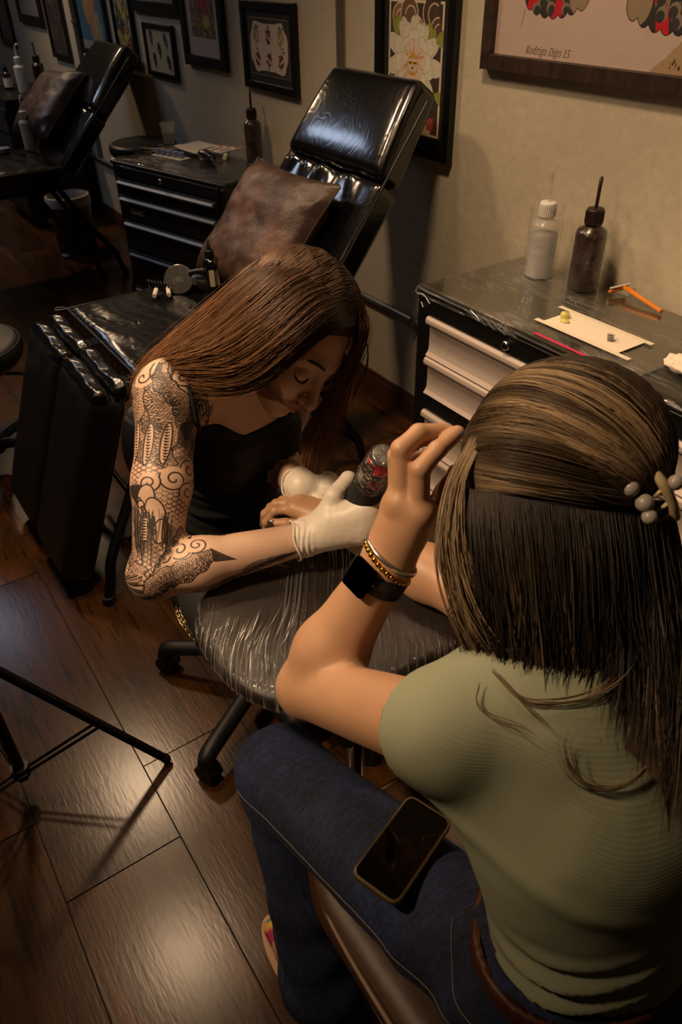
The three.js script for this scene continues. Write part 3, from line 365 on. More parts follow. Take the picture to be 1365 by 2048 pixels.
// ---------- tattoo beds ----------
const PI = Math.PI;
function pad(w, t, L, puff, r, seg, fn, s = 1) { return boxUV(cushion(w, t, L, puff, r, seg, fn), s); }
function makeBed(name, label, cx, zs, o) {
  // zs: hinge z (head side) and foot z of the seat; o.alpha: recline of the back from level
  const t = thing(name, label, 'tattoo bed', [cx, 0, 0]); const [zh, zf] = zs, W = 0.59, top = o.top, th = 0.085;
  const seatFn = (x, y, z) => [0, y > 0 ? 0.002 * Math.sin(z * 60 + 3 * Math.sin(x * 9)) * (Math.abs(x) < 0.27 ? 1 : 0.3) : 0, 0];
  part('seat', mv(pad(W, th, zf - zh, 0.012, 0.014, 40, seatFn), 0, top - th / 2 - 0.008, (zh + zf) / 2), M.vinyl, t, 'black vinyl seat pad wrapped in clear film');
  part('seat_piping', [tube([[-W / 2, top - 0.012, zh], [-W / 2, top - 0.012, zf], [-W / 2 + 0.02, top - 0.012, zf + 0.001], [W / 2 - 0.02, top - 0.012, zf + 0.001], [W / 2, top - 0.012, zf], [W / 2, top - 0.012, zh]], 0.004, 80, 6)], M.piping, t);
  // reclining back in two padded parts
  const a = o.alpha, dir = V3(0, Math.sin(a), -Math.cos(a)), nor = V3(0, Math.cos(a), Math.sin(a)); const base = V3(0, top - 0.02, zh + 0.005);
  const place = (g, s, off) => { g.rotateX(a); const p = base.clone().addScaledVector(dir, s).addScaledVector(nor, off); return g.translate(p.x, p.y, p.z); };
  const L1 = o.l1, L2 = o.l2;
  const fold = (x, y, z) => { if (y < 0) return [0, 0, 0]; const q = clamp((-z - L1 * 0.12) / (L1 * 0.38)); let d = 0; for (const [x0, k, s] of [[-0.12, 0.5, 1], [-0.03, -0.3, 1], [0.04, 0.35, -1], [0.14, 0.7, 1], [-0.2, -0.5, 1]]) d += Math.exp(-(((x - x0 - k * (z + L1 / 2) * 0.6) / 0.022) ** 2)) * s; return [0, 0.014 * d * q * q, 0]; };
  part('lower_back_pad', place(pad(0.55, th, L1, 0.006, 0.016, 56, fold), L1 / 2, -th / 2), M.vinylSmooth, t);
  const taper = (x, y, z) => { const q = clamp((-z + L2 / 2) / L2); return [-x * 0.17 * q, (y > 0 ? 0.004 : 0) * Math.sin(PI * clamp(q * 1.02)), 0]; };
  part('upper_back_pad', place(pad(0.54, 0.1, L2, 0.012, 0.03, 40, taper), L1 + L2 / 2 + 0.003, -0.035), M.vinylSmooth, t);
  part('back_shell', place(rbox(0.40, 0.02, L1 + L2 - 0.2, 0.008), (L1 + L2) / 2 - 0.03, -th - 0.01), M.vinylDull, t);
  // stitched seam down both side edges of the back
  for (const s of [-1, 1]) { const st = []; for (let i = 0; i < 52; i++) { const q = 0.03 + (L1 - 0.04) * i / 51; const p = base.clone().addScaledVector(dir, q).addScaledVector(nor, -0.006); st.push(mv(new THREE.BoxGeometry(0.0035, 0.002, 0.0035), s * 0.268 + p.x, p.y, p.z)); } part('seam_stitching', st, M.stitch, t); const m = part('seam_piping', bar(base.clone().addScaledVector(nor, -0.012).add(V3(s * 0.274, 0, 0)), base.clone().addScaledVector(dir, L1 + L2 - 0.05).addScaledVector(nor, -0.012).add(V3(s * 0.272, 0, 0)), 0.0035), M.piping, t); }
  // frame and bent legs
  part('frame', [bar([-0.24, top - 0.12, zh - 0.05], [-0.24, top - 0.12, zf - 0.02], 0.014), bar([0.24, top - 0.12, zh - 0.05], [0.24, top - 0.12, zf - 0.02], 0.014), bar([-0.24, top - 0.12, zf - 0.05], [0.24, top - 0.12, zf - 0.05], 0.014), bar([-0.24, top - 0.12, zh + 0.05], [0.24, top - 0.12, zh + 0.05], 0.014)], M.blackMetal, t);
  for (const [a0, b0] of o.legs) { const kx = lerp(a0[0], b0[0], 0.85), kz = lerp(a0[1], b0[1], 0.85); part('leg', new THREE.TubeGeometry(new THREE.CatmullRomCurve3([V3(a0[0], top - 0.12, a0[1]), V3(lerp(a0[0], kx, 0.5), (top - 0.12) * 0.6, lerp(a0[1], kz, 0.5)), V3(kx, 0.14, kz), V3(lerp(kx, b0[0], 0.5), 0.07, lerp(kz, b0[1], 0.5)), V3(b0[0], 0.012, b0[1])], false, 'catmullrom', 0.4), 30, 0.0155, 10), M.blackMetal, t); const ft = part('foot_cap', mv(cyl(0.018, 0.019, 0.026, 14), b0[0], 0.013, b0[1]), M.blackPlastic, t); }
  for (const b of o.braces || []) part('brace', bar(b[0], b[1], 0.009), M.blackMetal, t);
  return t;
}
const bed = makeBed('tattoo_bed', 'black vinyl tattoo bed with raised back and hanging leg pads, under the brown cushion', -2.155, [0.61, 1.175], { top: 0.632, alpha: 0.927, l1: 0.47, l2: 0.305, legs: [[[0.24, 1.12], [0.415, 1.425]], [[-0.24, 1.12], [-0.38, 1.38]], [[0.24, 0.62], [0.26, 0.38]], [[-0.24, 0.62], [-0.26, 0.38]]], braces: [[[0.25, 0.3, 0.6], [0.245, 0.12, 0.42]], [[-0.3, 0.2, 1.24], [0.33, 0.2, 1.24]], [[0.29, 0.1, 1.3], [0.25, 0.14, 0.5]]] });
// split leg pads that hang from the foot edge, tops creased where they fold
for (const [x0, x1] of [[-2.405, -2.10], [-2.095, -1.80]]) {
  const top = V3(0, 0.60, 1.255), bot = V3(0, 0.055, 1.47), d = bot.clone().sub(top), L = d.length(); const ang = Math.atan2(d.z, -d.y);
  const fn = (x, y, z) => { const e = clamp((z + L / 2) / 0.09); return [0, y > 0 ? 0.006 * Math.sin(x * 46 + 1) * (1 - e) : 0, 0]; };
  const g = pad(x1 - x0 - 0.006, 0.092, L, 0.012, 0.03, 30, fn); g.rotateX(PI / 2 - ang);
  const m = top.clone().add(bot).multiplyScalar(0.5); g.translate((x0 + x1) / 2 + 2.155, m.y, m.z + 0.012); const p = part('leg_pad', g, M.vinylDull, bed);
  const n = V3(0, Math.sin(ang), Math.cos(ang)); const sp = [];
  for (const off of [0.058, -0.034]) { const a = top.clone().addScaledVector(n, off); sp.push(V3(0, a.y, a.z)); }
  // glossy film gathered over the top fold
  for (const [k, off] of [[0, 0.030], [1, -0.024]]) { const q = cushion(x1 - x0 - 0.012, 0.05, 0.054, 0.012, 0.02, 26, (x, y, z) => [0, y > 0 ? 0.0025 * Math.sin(x * 60 + k * 2 + z * 90) + 0.004 * (fbm(x * 22 + k * 7, z * 30, 2, 3) - 0.5) + 0.002 : 0, 0.003 * Math.sin(x * 19 + k)]); const c = top.clone().add(V3(0, -0.005 + 0.008 * k, 0.006 + off)); part('top_fold', boxUV(q.translate((x0 + x1) / 2 + 2.155, c.y, c.z)), M.vinyl, bed, 'film-wrapped folded top of leg pad'); }
  part('hinge_strap', mv(rbox(0.05, 0.006, 0.06, 0.002), (x0 + x1) / 2 + 2.155, 0.575, 1.205), M.blackMetal, bed);
}
const bed2 = makeBed('tattoo_bed', 'dark vinyl tattoo bed in the dim background, back reclined below the blue print', -4.64, [0.59, 1.17], { top: 0.65, alpha: 0.80, l1: 0.34, l2: 0.38, legs: [[[0.24, 1.05], [0.33, 1.2]], [[-0.24, 1.05], [-0.33, 1.2]], [[0.22, 0.75], [0.24, 0.47]], [[0.24, 0.62], [0.2, 0.33]], [[-0.24, 0.6], [-0.3, 0.33]]], braces: [[[-0.24, 0.25, 0.6], [0.24, 0.25, 0.6]]] });

// cushions
function pillow(label, w, h, t, seed) {
  const n = 44, pos = [], idx = [], uv = []; const R = rng(seed);
  for (let s = 0; s < 2; s++) for (let j = 0; j <= n; j++) for (let i = 0; i <= n; i++) { const u = i / n * 2 - 1, v = j / n * 2 - 1; const e = Math.pow(Math.max(0, (1 - u ** 4) * (1 - v ** 4)), 0.55); const pin = 1 - 0.07 * (1 - v * v) * Math.abs(u) - 0; const pinV = 1 - 0.07 * (1 - u * u) * Math.abs(v); const wr = 0.014 * (fbm(u * 3 + seed, v * 3, s, 3) - 0.5) * (0.3 + e) + 0.006 * Math.sin(9 * (u + v) + 4 * u * v) * sstep(0.55, 1, Math.max(Math.abs(u), Math.abs(v)) * Math.min(1, Math.abs(u * v) * 2.2)); pos.push(u * w / 2 * pin, (s ? -1 : 1) * (t / 2 * e + (e > 0.02 ? wr : 0)), v * h / 2 * pinV); uv.push(u * w / 2 * 1.6 + 0.5, v * h / 2 * 1.6 + 0.5); }
  const N = (n + 1) * (n + 1); for (let s = 0; s < 2; s++) for (let j = 0; j < n; j++) for (let i = 0; i < n; i++) { const a = s * N + j * (n + 1) + i, b = a + 1, c = a + n + 1, d = c + 1; if (s) idx.push(a, b, c, b, d, c); else idx.push(a, c, b, b, c, d); }
  const g = new THREE.BufferGeometry(); g.setAttribute('position', new THREE.BufferAttribute(new Float32Array(pos), 3)); g.setAttribute('uv', new THREE.BufferAttribute(new Float32Array(uv), 2)); g.setIndex(idx); g.computeVertexNormals();
  const o = thing('cushion', label, 'cushion'); part('cover', g, M.leather, o); const e = []; for (let i = 0; i <= 80; i++) { const q = i / 80 * 4, k = Math.floor(q) % 4, f = q - Math.floor(q); const [u, v] = [[-1 + 2 * f, -1], [1, -1 + 2 * f], [1 - 2 * f, 1], [-1, 1 - 2 * f]][k]; const pin = 1 - 0.07 * (1 - v * v) * Math.abs(u), pv = 1 - 0.07 * (1 - u * u) * Math.abs(v); e.push(V3(u * w / 2 * pin, 0, v * h / 2 * pv)); } part('seam', tube(e, 0.0028, 120, 6), M.leatherBrown, o); return o;
}
{ const p = pillow('brown worn leather cushion leaning against the near bed back', 0.48, 0.43, 0.135, 3); const X = V3(0.99, 0.03, 0.0), nn = V3(0.03, 0.66, 0.75).normalize(); const z = X.clone().cross(nn).normalize(), x = nn.clone().cross(z); p.matrixAutoUpdate = true; p.quaternion.setFromRotationMatrix(new THREE.Matrix4().makeBasis(x, nn, z)); const c = V3(-2.205, 0.815, 0.567); p.position.copy(c); }
{ const p = pillow('dim brown leather cushion lying on the far bed', 0.50, 0.42, 0.15, 9); p.rotation.set(0.74, 0.12, -0.02); p.position.set(-4.84, 0.865, 0.455); }

// ---------- tool cabinets ----------
{ // near cabinet, right of frame
  const x0 = -1.572, x1 = -0.52, z0 = 0.034, z1 = 0.43, H = 0.79, cx = (x0 + x1) / 2, W = x1 - x0, D = z1 - z0; const t = thing('tool_cabinet', 'black metal tool cabinet with pale grey drawers, top wrapped in cling film', 'cabinet', [cx, 0, z0]);
  part('body', [mv(rbox(W, H - 0.06, D - 0.03, 0.006), 0, 0.06 + (H - 0.06) / 2, (D - 0.03) / 2), mv(rbox(0.045, H - 0.06, 0.034, 0.005), -W / 2 + 0.0225, 0.06 + (H - 0.06) / 2, D - 0.017), mv(rbox(0.045, H - 0.06, 0.034, 0.005), W / 2 - 0.0225, 0.06 + (H - 0.06) / 2, D - 0.017)], M.blackPaint, t);
  part('top', mv(rbox(W + 0.008, 0.014, D + 0.012, 0.005), 0, H - 0.007, D / 2), M.blackPaint, t);
  const rail = part('top_rail', mv(rbox(W - 0.08, 0.056, 0.03, 0.004), 0, 0.752, D - 0.012), M.blackPaint, t); part('rail_edge', mv(rbox(W - 0.07, 0.005, 0.034, 0.002), 0, 0.776, D - 0.010), M.blackPaint, t);
  const lock = part('lock', mv(lathe([[0, 0.012], [0.008, 0.012], [0.012, 0.009], [0.013, 0.004], [0.013, 0], [0, 0]], 24).rotateX(PI / 2), -1.216 - cx, 0.748, D + 0.003), M.chrome, t); part('keyhole', mv(new THREE.BoxGeometry(0.002, 0.006, 0.001), -1.216 - cx, 0.748, D + 0.0155), M.blackPaint, lock);
  const dw = W - 0.10, prof = (h) => { const s = new THREE.Shape(); s.moveTo(-0.012, 0); s.lineTo(0.012, 0); s.quadraticCurveTo(0.002, 0.008, 0.0, 0.02); s.lineTo(0, h - 0.03); s.quadraticCurveTo(0.002, h - 0.024, 0.016, h - 0.02); s.quadraticCurveTo(0.021, h - 0.006, 0.010, h); s.lineTo(-0.012, h); s.closePath(); const g = new THREE.ExtrudeGeometry(s, { depth: dw, bevelEnabled: false, curveSegments: 8 }); g.rotateY(-PI / 2); g.translate(dw / 2, 0, 0); return toCreasedNormals(g, 0.6); };
  for (const [y0, y1] of [[0.606, 0.722], [0.486, 0.60], [0.3, 0.428], [0.17, 0.29], [0.07, 0.16]]) { const g = prof(y1 - y0); const q = part('drawer', mv(g, 0, y0, D - 0.006), M.drawerGrey, t); }
  part('divider_rail', mv(rbox(W - 0.09, 0.045, 0.028, 0.003), 0, 0.457, D - 0.012), M.blackPaint, t);
  for (const x of [-W / 2 + 0.06, W / 2 - 0.06]) for (const z of [0.06, D - 0.06]) part('caster', [mv(cyl(0.026, 0.026, 0.022, 16).rotateZ(PI / 2), x, 0.026, z), mv(rbox(0.03, 0.03, 0.03), x, 0.05, z)], M.blackPlastic, t);
  // glass sheet over the left of the top, then film stretched over everything
  const gx1 = -0.862; part('glass_sheet', mv(rbox(gx1 - x0 - 0.004, 0.005, D - 0.01, 0.0012), (x0 + gx1) / 2 - cx, H + 0.0028, D / 2), phys(0x3c3a31, 0.06, { clearcoat: 1, clearcoatRoughness: 0.03 }), t, 'grey glass sheet with green edge');
  part('glass_edge', mv(rbox(0.002, 0.0052, D - 0.01, 0.0005), gx1 - cx, H + 0.0028, D / 2), std(0x4e6a60, 0.2), t);
  const n = 120, m = 44, g = new THREE.PlaneGeometry(W + 0.02, D + 0.03, n, m).rotateX(-PI / 2), p = g.attributes.position; const R = rng(2);
  for (let i = 0; i < p.count; i++) { const x = p.getX(i), z = p.getZ(i); let y = 0.0015 + 0.0022 * Math.pow(fbm(x * 5 + 4, z * 60 + x * 14, 1, 2), 2); const e = (D + 0.03) / 2 - Math.abs(z), ex = (W + 0.02) / 2 - Math.abs(x); if (e < 0.012) y -= 0.02 * (1 - e / 0.012); if (ex < 0.01) y -= 0.02 * (1 - ex / 0.01); p.setY(i, H + 0.0055 + y); }
  g.computeVertexNormals(); const u = g.attributes.uv; for (let i = 0; i < u.count; i++) u.setXY(i, p.getX(i) * 1.2 + p.getZ(i) * 0.3, p.getZ(i) * 1.2 - p.getX(i) * 0.1); part('cling_film', g.translate(0, 0, D / 2), M.film, t, 'clear cling film with long creases');
  const tatter = []; for (const [a, b] of [[[-W / 2 - 0.012, 0.745, D - 0.01], [-W / 2 + 0.03, 0.742, D + 0.006]], [[-W / 2, 0.772, D + 0.005], [-W / 2 + 0.06, 0.762, D + 0.008]]]) tatter.push(tube([a, [(a[0] + b[0]) / 2, a[1] + 0.006, (a[2] + b[2]) / 2], b], 0.0012, 8, 5)); part('film_edge', tatter, phys(0xffffff, 0.2, { transmission: 0.6, thickness: 0 }), t);
}
const TOP = 0.7975;
// far cabinet with silver pulls, turned a little from the wall
const CAB2 = { x: -3.58, z: 0.57, a: 0.265 };
const cab2pt = (al, back) => V3(CAB2.x + Math.cos(CAB2.a) * al - Math.sin(CAB2.a) * back, 0, CAB2.z - Math.sin(CAB2.a) * al - Math.cos(CAB2.a) * back);
{
  const W = 0.74, D = 0.36, H = 0.8, t = thing('tool_cabinet', 'black tool cabinet with silver drawer pulls standing behind the near bed', 'cabinet', [CAB2.x, 0, CAB2.z], CAB2.a);
  part('body', mv(rbox(W, H - 0.07, D, 0.006), W / 2, 0.07 + (H - 0.07) / 2, -D / 2), M.blackPaint, t);
  part('top', mv(rbox(W + 0.012, 0.016, D + 0.012, 0.005), W / 2, H - 0.006, -D / 2), M.blackPaint, t);
  for (const [y0, y1] of [[0.745, 0.785]]) part('top_rail', mv(rbox(W - 0.06, y1 - y0, 0.012, 0.003), W / 2, (y0 + y1) / 2, 0.004), M.blackPaint, t);
  part('lock', mv(lathe([[0, 0.01], [0.008, 0.01], [0.011, 0.005], [0.011, 0], [0, 0]], 20).rotateX(PI / 2), 0.353, 0.762, 0.01), M.chrome, t);
  for (const [y0, y1] of [[0.67, 0.735], [0.56, 0.665], [0.42, 0.555], [0.25, 0.415], [0.08, 0.245]]) { const d = part('drawer', mv(rbox(W - 0.07, y1 - y0 - 0.004, 0.016, 0.003), W / 2, (y0 + y1) / 2, 0.006), M.blackPaint, t); const s = new THREE.Shape(); s.moveTo(0, 0); s.lineTo(0.018, 0.003); s.lineTo(0.02, 0.010); s.lineTo(0.010, 0.017); s.lineTo(0, 0.017); s.closePath(); const g = new THREE.ExtrudeGeometry(s, { depth: W - 0.1, bevelEnabled: false }).rotateY(-PI / 2).translate(W - 0.05, y1 - 0.026, 0.012); if (y0 > 0.4) part('drawer_pull', g, M.silverPull, d, 'silver drawer pull'); else part('drawer_pull', g, M.blackPaint, d); }
  part('drawer_badge', mv(new THREE.BoxGeometry(0.11, 0.034, 0.001), 0.15, 0.603, 0.0148), std(0xffffff, 0.6, { map: ctex(256, 80, (g, w, h) => { g.fillStyle = '#0b0b0c'; g.fillRect(0, 0, w, h); g.fillStyle = '#8d7d6f'; const R = rng(6); for (let i = 0; i < 11; i++) g.fillRect(6 + i * 22, 8, 16, 20); for (let i = 0; i < 14; i++) g.fillRect(30 + i * 13, 38, 9, 8); for (let i = 0; i < 16; i++) g.fillRect(24 + i * 13, 56, 9, 8); }, true, false) }), t);
  for (const x of [0.06, W - 0.06]) for (const z of [-0.06, -D + 0.06]) part('caster', mv(cyl(0.032, 0.032, 0.026, 16).rotateZ(PI / 2), x, 0.032, z), M.blackPlastic, t);
  const g = new THREE.PlaneGeometry(W + 0.02, D + 0.02, 70, 40).rotateX(-PI / 2), p = g.attributes.position; for (let i = 0; i < p.count; i++) { const x = p.getX(i), z = p.getZ(i); let y = 0.002 + 0.004 * fbm(x * 12, z * 22, 3, 3); const e = (D + 0.02) / 2 - z; if (e < 0.014) y -= 0.03 * (1 - e / 0.014) * (0.6 + 0.8 * vnoise(x * 30, 1, 2)); p.setY(i, H + 0.002 + y); } g.computeVertexNormals(); part('cling_film', boxUV(g.translate(W / 2, 0, -D / 2), 1.5), M.film, t);
}
// ---------- squeeze bottles ----------
const clearPoly = phys(0xf4f2ee, 0.25, { transmission: 0.8, thickness: 0, ior: 1.4 });
const milkPoly = phys(0xd8d6d0, 0.45, { transmission: 0.35, thickness: 0 });
const water = phys(0xd9dde0, 0.1, { transmission: 0.9, thickness: 0.05, ior: 1.33, attenuationColor: new THREE.Color(0xaab4bb), attenuationDistance: 0.15 });
const brownPoly = phys(0x2a1711, 0.3, { clearcoat: 0.4, clearcoatRoughness: 0.2 });
function bottle(label, x, y, z, r, h, brown, fill, opt = {}) {
  const t = thing('wash_bottle', label, 'bottle', [x, y, z], opt.turn || 0, null); const m = brown ? brownPoly : (opt.milk ? milkPoly : clearPoly), cm = brown ? std(0x241510, 0.45) : std(0xd5d2cb, 0.5);
  part('body', lathe([[0, 0], [r * 0.92, 0], [r, r * 0.1], [r, h * 0.86], [r * 0.93, h * 0.94], [r * 0.5, h], [r * 0.46, h + 0.006], [0, h + 0.006]], 40), m, t);
  if (fill) part('liquid', lathe([[0, 0.002], [r * 0.9, 0.002], [r * 0.965, r * 0.1], [r * 0.965, h * fill], [0, h * fill]], 40), opt.milk ? std(0xbfc2c4, 0.3) : phys(0xd8dadb, 0.15, { transmission: 0.6, thickness: 0 }), t);
  const c = part('cap', lathe([[0, h + 0.004], [r * 0.56, h + 0.004], [r * 0.57, h + 0.008], [r * 0.56, h + 0.038], [r * 0.5, h + 0.043], [0, h + 0.043]], 32), cm, t); const rib = []; for (let i = 0; i < 26; i++) { const a = i / 26 * 6.283; rib.push(mv(new THREE.BoxGeometry(0.0016, 0.028, 0.0012), Math.cos(a) * r * 0.575, h + 0.022, Math.sin(a) * r * 0.575, 0, -a, 0)); } part('grip_rib', rib, cm, c);
  const b = opt.bend || 0.03; part('nozzle', tube([[0, h + 0.04, 0], [0.002, h + 0.075, 0], [0.004, h + 0.098, 0], [b * 0.6, h + 0.113, 0], [b, h + 0.110 + (opt.tip || 0), 0]], 0.0046, 24, 8), brown ? cm : (opt.milk ? cm : clearPoly), t);
  if (opt.bag) { const n = 48, k = 22, g = new THREE.CylinderGeometry(r * 1.13, r * 1.16, h * opt.bag, n, k, true), p = g.attributes.position; for (let i = 0; i < p.count; i++) { const a = Math.atan2(p.getZ(i), p.getX(i)), yy = p.getY(i) / h; const s = 1 + 0.10 * (fbm(Math.cos(a) * 2.2 + 5, Math.sin(a) * 2.2, yy * 2 + r * 90, 3) - 0.35) + 0.07 * sstep(-0.4, -0.5, yy / opt.bag) + 0.16 * Math.max(0, Math.cos(a + 2.2)) ** 8; p.setX(i, p.getX(i) * s); p.setZ(i, p.getZ(i) * s); } g.computeVertexNormals(); part('plastic_sleeve', boxUV(g.translate(0, h * opt.bag / 2 + 0.001, 0), 3), M.bag, t); }
  return t;
}
bottle('clear wash bottle half wrapped in plastic sleeve on the grey cabinet', -1.425, TOP, 0.118, 0.039, 0.155, false, 0.74, { bag: 1.2, turn: -0.7, bend: 0.02, tip: 0.008 });
bottle('dark brown wash bottle in plastic sleeve on the grey cabinet', -1.285, TOP, 0.097, 0.040, 0.165, true, 0, { bag: 1.08, turn: 2.2, bend: 0.022, tip: -0.012 });
{ const b = cab2pt(0.42, 0.30); bottle('brown wash bottle on the silver pull cabinet beside the near bed', -3.16, 0.808, 0.07, 0.037, 0.155, true, 0, { bag: 1.1, turn: 2.6 }); }
bottle('milky wash bottle half full standing on the far bed', -4.80, 0.66, 0.615, 0.034, 0.15, false, 0.55, { milk: 1, turn: 2.4 });

// ---------- things on the near cabinet ----------
{ // orange razor
  const o = std(0xd9801e, 0.4), t = thing('disposable_razor', 'orange disposable razor lying on the film beside the brown bottle', 'razor'); const a = V3(-1.185, TOP + 0.022, 0.052), b = V3(-1.045, TOP + 0.008, 0.078);
  part('handle', [flatbar(a, b, 0.013, 0.009, V3(0, 0.3, 1)), flatbar(a.clone().add(V3(0.01, 0.005, 0)), b.clone().add(V3(-0.02, 0.005, 0)), 0.005, 0.003, V3(0, 0.3, 1))], o, t);
  const hd = part('head', flatbar(V3(-1.19, TOP + 0.016, 0.03), V3(-1.205, TOP + 0.012, 0.085), 0.012, 0.008, V3(1, 0.8, 0)), o, t); part('blade_guard', flatbar(V3(-1.187, TOP + 0.026, 0.03), V3(-1.202, TOP + 0.022, 0.085), 0.012, 0.004, V3(1, 0.4, 0)), M.white, hd);
}
{ const t = thing('paper_towel', 'white paper sheet taped flat on the film near the razor', 'paper'); const y = TOP + 0.0025; part('sheet', mv(rbox(0.228, 0.0018, 0.114, 0.0006), -1.072, y, 0.301), M.paper, t); for (const z of [0.248, 0.354]) part('tape', mv(rbox(0.285, 0.0009, 0.014, 0.0003), -1.082 + (z > 0.3 ? 0.02 : 0), y + 0.0014, z), M.tape, t, 'strip of cream masking tape'); }
{ const t = thing('ink_pot', 'tiny clear ink pot with black ink on the white paper', 'ink pot', [-1.012, TOP + 0.0042, 0.31]); part('cup', lathe([[0, 0], [0.007, 0], [0.0085, 0.014], [0.0098, 0.014], [0.0098, 0.0148], [0.0078, 0.0148], [0.0066, 0.001], [0, 0.001]], 20), clearPoly, t); part('ink', mv(cyl(0.0078, 0.0068, 0.0105, 18), 0, 0.0062, 0), std(0x08080c, 0.2), t); }
{ const g = displace(new THREE.SphereGeometry(0.011, 20, 14).scale(1.2, 0.8, 0.9), (x, y, z) => 0.006 * (fbm(x * 150, y * 150, z * 150, 3) - 0.4)); solo('ointment_dab', [mv(g, -1.168, TOP + 0.009, 0.292), mv(displace(new THREE.SphereGeometry(0.008, 16, 10).scale(1.6, 0.35, 1), (x, y, z) => 0.003 * fbm(x * 200, y * 200, z * 200, 2)), -1.15, TOP + 0.006, 0.312)], phys(0xd8cf7a, 0.3, { transmission: 0.2, thickness: 0 }), 'pale yellow dab of ointment on the taped paper', 'ointment'); }
{ const tx = ctex(512, 32, (g, w, h) => { g.fillStyle = '#b8204f'; g.fillRect(0, 0, w, h); g.fillStyle = '#d8698a'; for (let i = 0; i < 40; i++) g.fillRect(i * 13, 6, 3, i % 5 ? 9 : 18); }, true, false); solo('ruler_strip', mv(rbox(0.158, 0.001, 0.009, 0.0004), -1.073, TOP + 0.0015, 0.4135), std(0xffffff, 0.5, { map: tx }), 'thin pink marked strip along the front edge of the film', 'ruler'); }
{ const R = rng(14); const g = displace(new THREE.SphereGeometry(0.035, 40, 28).scale(1.2, 0.5, 1), (x, y, z) => 0.03 * (Math.abs(fbm(x * 40, y * 50, z * 40, 4) - 0.5) - 0.12)); solo('tissue', mv(g, -0.825, TOP + 0.014, 0.30), M.paper, 'crumpled white tissue at the right end of the grey cabinet', 'tissue'); }

// ---------- things on the far cabinet ----------
const T2 = 0.808;
{ const t = thing('plastic_cup', 'clear plastic cup standing at the back of the silver pull cabinet', 'cup', [-3.70, T2, 0.235]); part('wall', lathe([[0, 0], [0.024, 0], [0.0335, 0.088], [0.0355, 0.09], [0.0335, 0.092], [0.0325, 0.09], [0.0232, 0.002], [0, 0.002]], 30), clearPoly, t); part('water', mv(cyl(0.0285, 0.024, 0.045, 24), 0, 0.0255, 0), phys(0xdde2e6, 0.1, { transmission: 0.8, thickness: 0 }), t); }
{ const n = 30, g = new THREE.PlaneGeometry(0.26, 0.16, n, n).rotateX(-PI / 2), p = g.attributes.position; for (let i = 0; i < p.count; i++) p.setY(i, 0.006 + 0.016 * fbm(p.getX(i) * 14, p.getZ(i) * 16, 2, 3)); const b = g.clone(); const bp = b.attributes.position; for (let i = 0; i < bp.count; i++) bp.setY(i, bp.getY(i) - 0.002); g.computeVertexNormals(); b.computeVertexNormals(); const m = solo('paper_towel', [g, b], M.paper, 'white paper towel under the sterile pouches on the black cabinet', 'paper'); m.position.set(-3.47, T2, 0.19); m.rotation.y = 0.1; }
for (let i = 0; i < 3; i++) { const t = thing('sterile_pouch', ['white sterile pouch with red print nearest the plastic cup', 'white sterile pouch with red print, middle of the three', 'white sterile pouch with red print nearest the brown bottle'][i], 'pouch', [-3.40 + i * 0.055, T2 + 0.018 + 0.003 * i, 0.155 - i * 0.012], 0.25, 'sterile pouches on the black cabinet'); part('packet', rbox(0.045, 0.004, 0.13, 0.0015), M.white, t); part('print_strip', mv(rbox(0.012, 0.001, 0.06, 0.0003), 0, 0.0025, 0.02), std(0x8d1418, 0.5), t); part('print_tab', mv(rbox(0.03, 0.001, 0.016, 0.0003), 0, 0.0025, -0.05), std(0xb32a2a, 0.5), t); }
{ const g = displace(new THREE.SphereGeometry(0.03, 40, 26).scale(2.1, 0.75, 0.85), (x, y, z) => 0.012 * (fbm(x * 60, y * 60, z * 60, 4) - 0.5)); const t = thing('wrapped_tattoo_machine', 'black bag wrapped tattoo machine lying at the cabinet front', 'tattoo machine', [-3.255, T2 + 0.022, 0.255], 0.1); part('wrap', boxUV(g, 4), phys(0x0a0a0b, 0.2, { bumpMap: crumple, bumpScale: 0.004, clearcoat: 0.6 }), t); part('tip', bar([0.055, -0.004, 0.01], [0.09, -0.01, 0.016], 0.008, 0.004), M.blackPlastic, t); }
for (let i = 0; i < 5; i++) { const q = V3(-3.515 + i * 0.036, T2 + 0.0015, 0.372 - i * 0.012); const t = thing('ink_pot', ['first', 'second', 'third', 'fourth', 'fifth'][i] + ' small blue ink pot from the wooden spatulas', 'ink pot', [q.x, q.y, q.z], 0, 'row of blue ink pots'); part('cup', lathe([[0, 0], [0.011, 0], [0.0135, 0.022], [0.015, 0.023], [0.0125, 0.023], [0, 0.018]], 18), std(0x7d93b8, 0.45), t); }
{ const m = solo('cap_tray', mv(rbox(0.20, 0.0015, 0.06, 0.0004), 0, 0, 0), M.paper, 'white paper strip under the blue ink pots', 'paper'); m.position.set(-3.44, T2 + 0.0002, 0.345); m.rotation.y = 0.29; }
for (let i = 0; i < 6; i++) { const R = rng(30 + i); const m = solo('wooden_stick', rbox(0.085, 0.002, 0.011, 0.0009), std(0xb48f60, 0.7), 'small wooden spatula in the loose pile on the black cabinet', 'stick', 'wooden spatulas'); m.position.set(-3.585 + 0.05 * R(), T2 + 0.001 + i * 0.0025, 0.42 - 0.1 * R()); m.rotation.y = R() * 2.2 - 0.8; }
{ const t = thing('marker_pen', 'short white marker pen lying beside the brown bottle', 'pen'); const a = V3(-3.262, T2 + 0.011, 0.155), b = V3(-3.215, T2 + 0.011, 0.19), c = V3(-3.195, T2 + 0.011, 0.205); part('barrel', bar(a, b, 0.009), M.white, t); part('cap', bar(V3(-3.278, T2 + 0.011, 0.143), a, 0.0095), std(0x3a2a20, 0.5), t); }
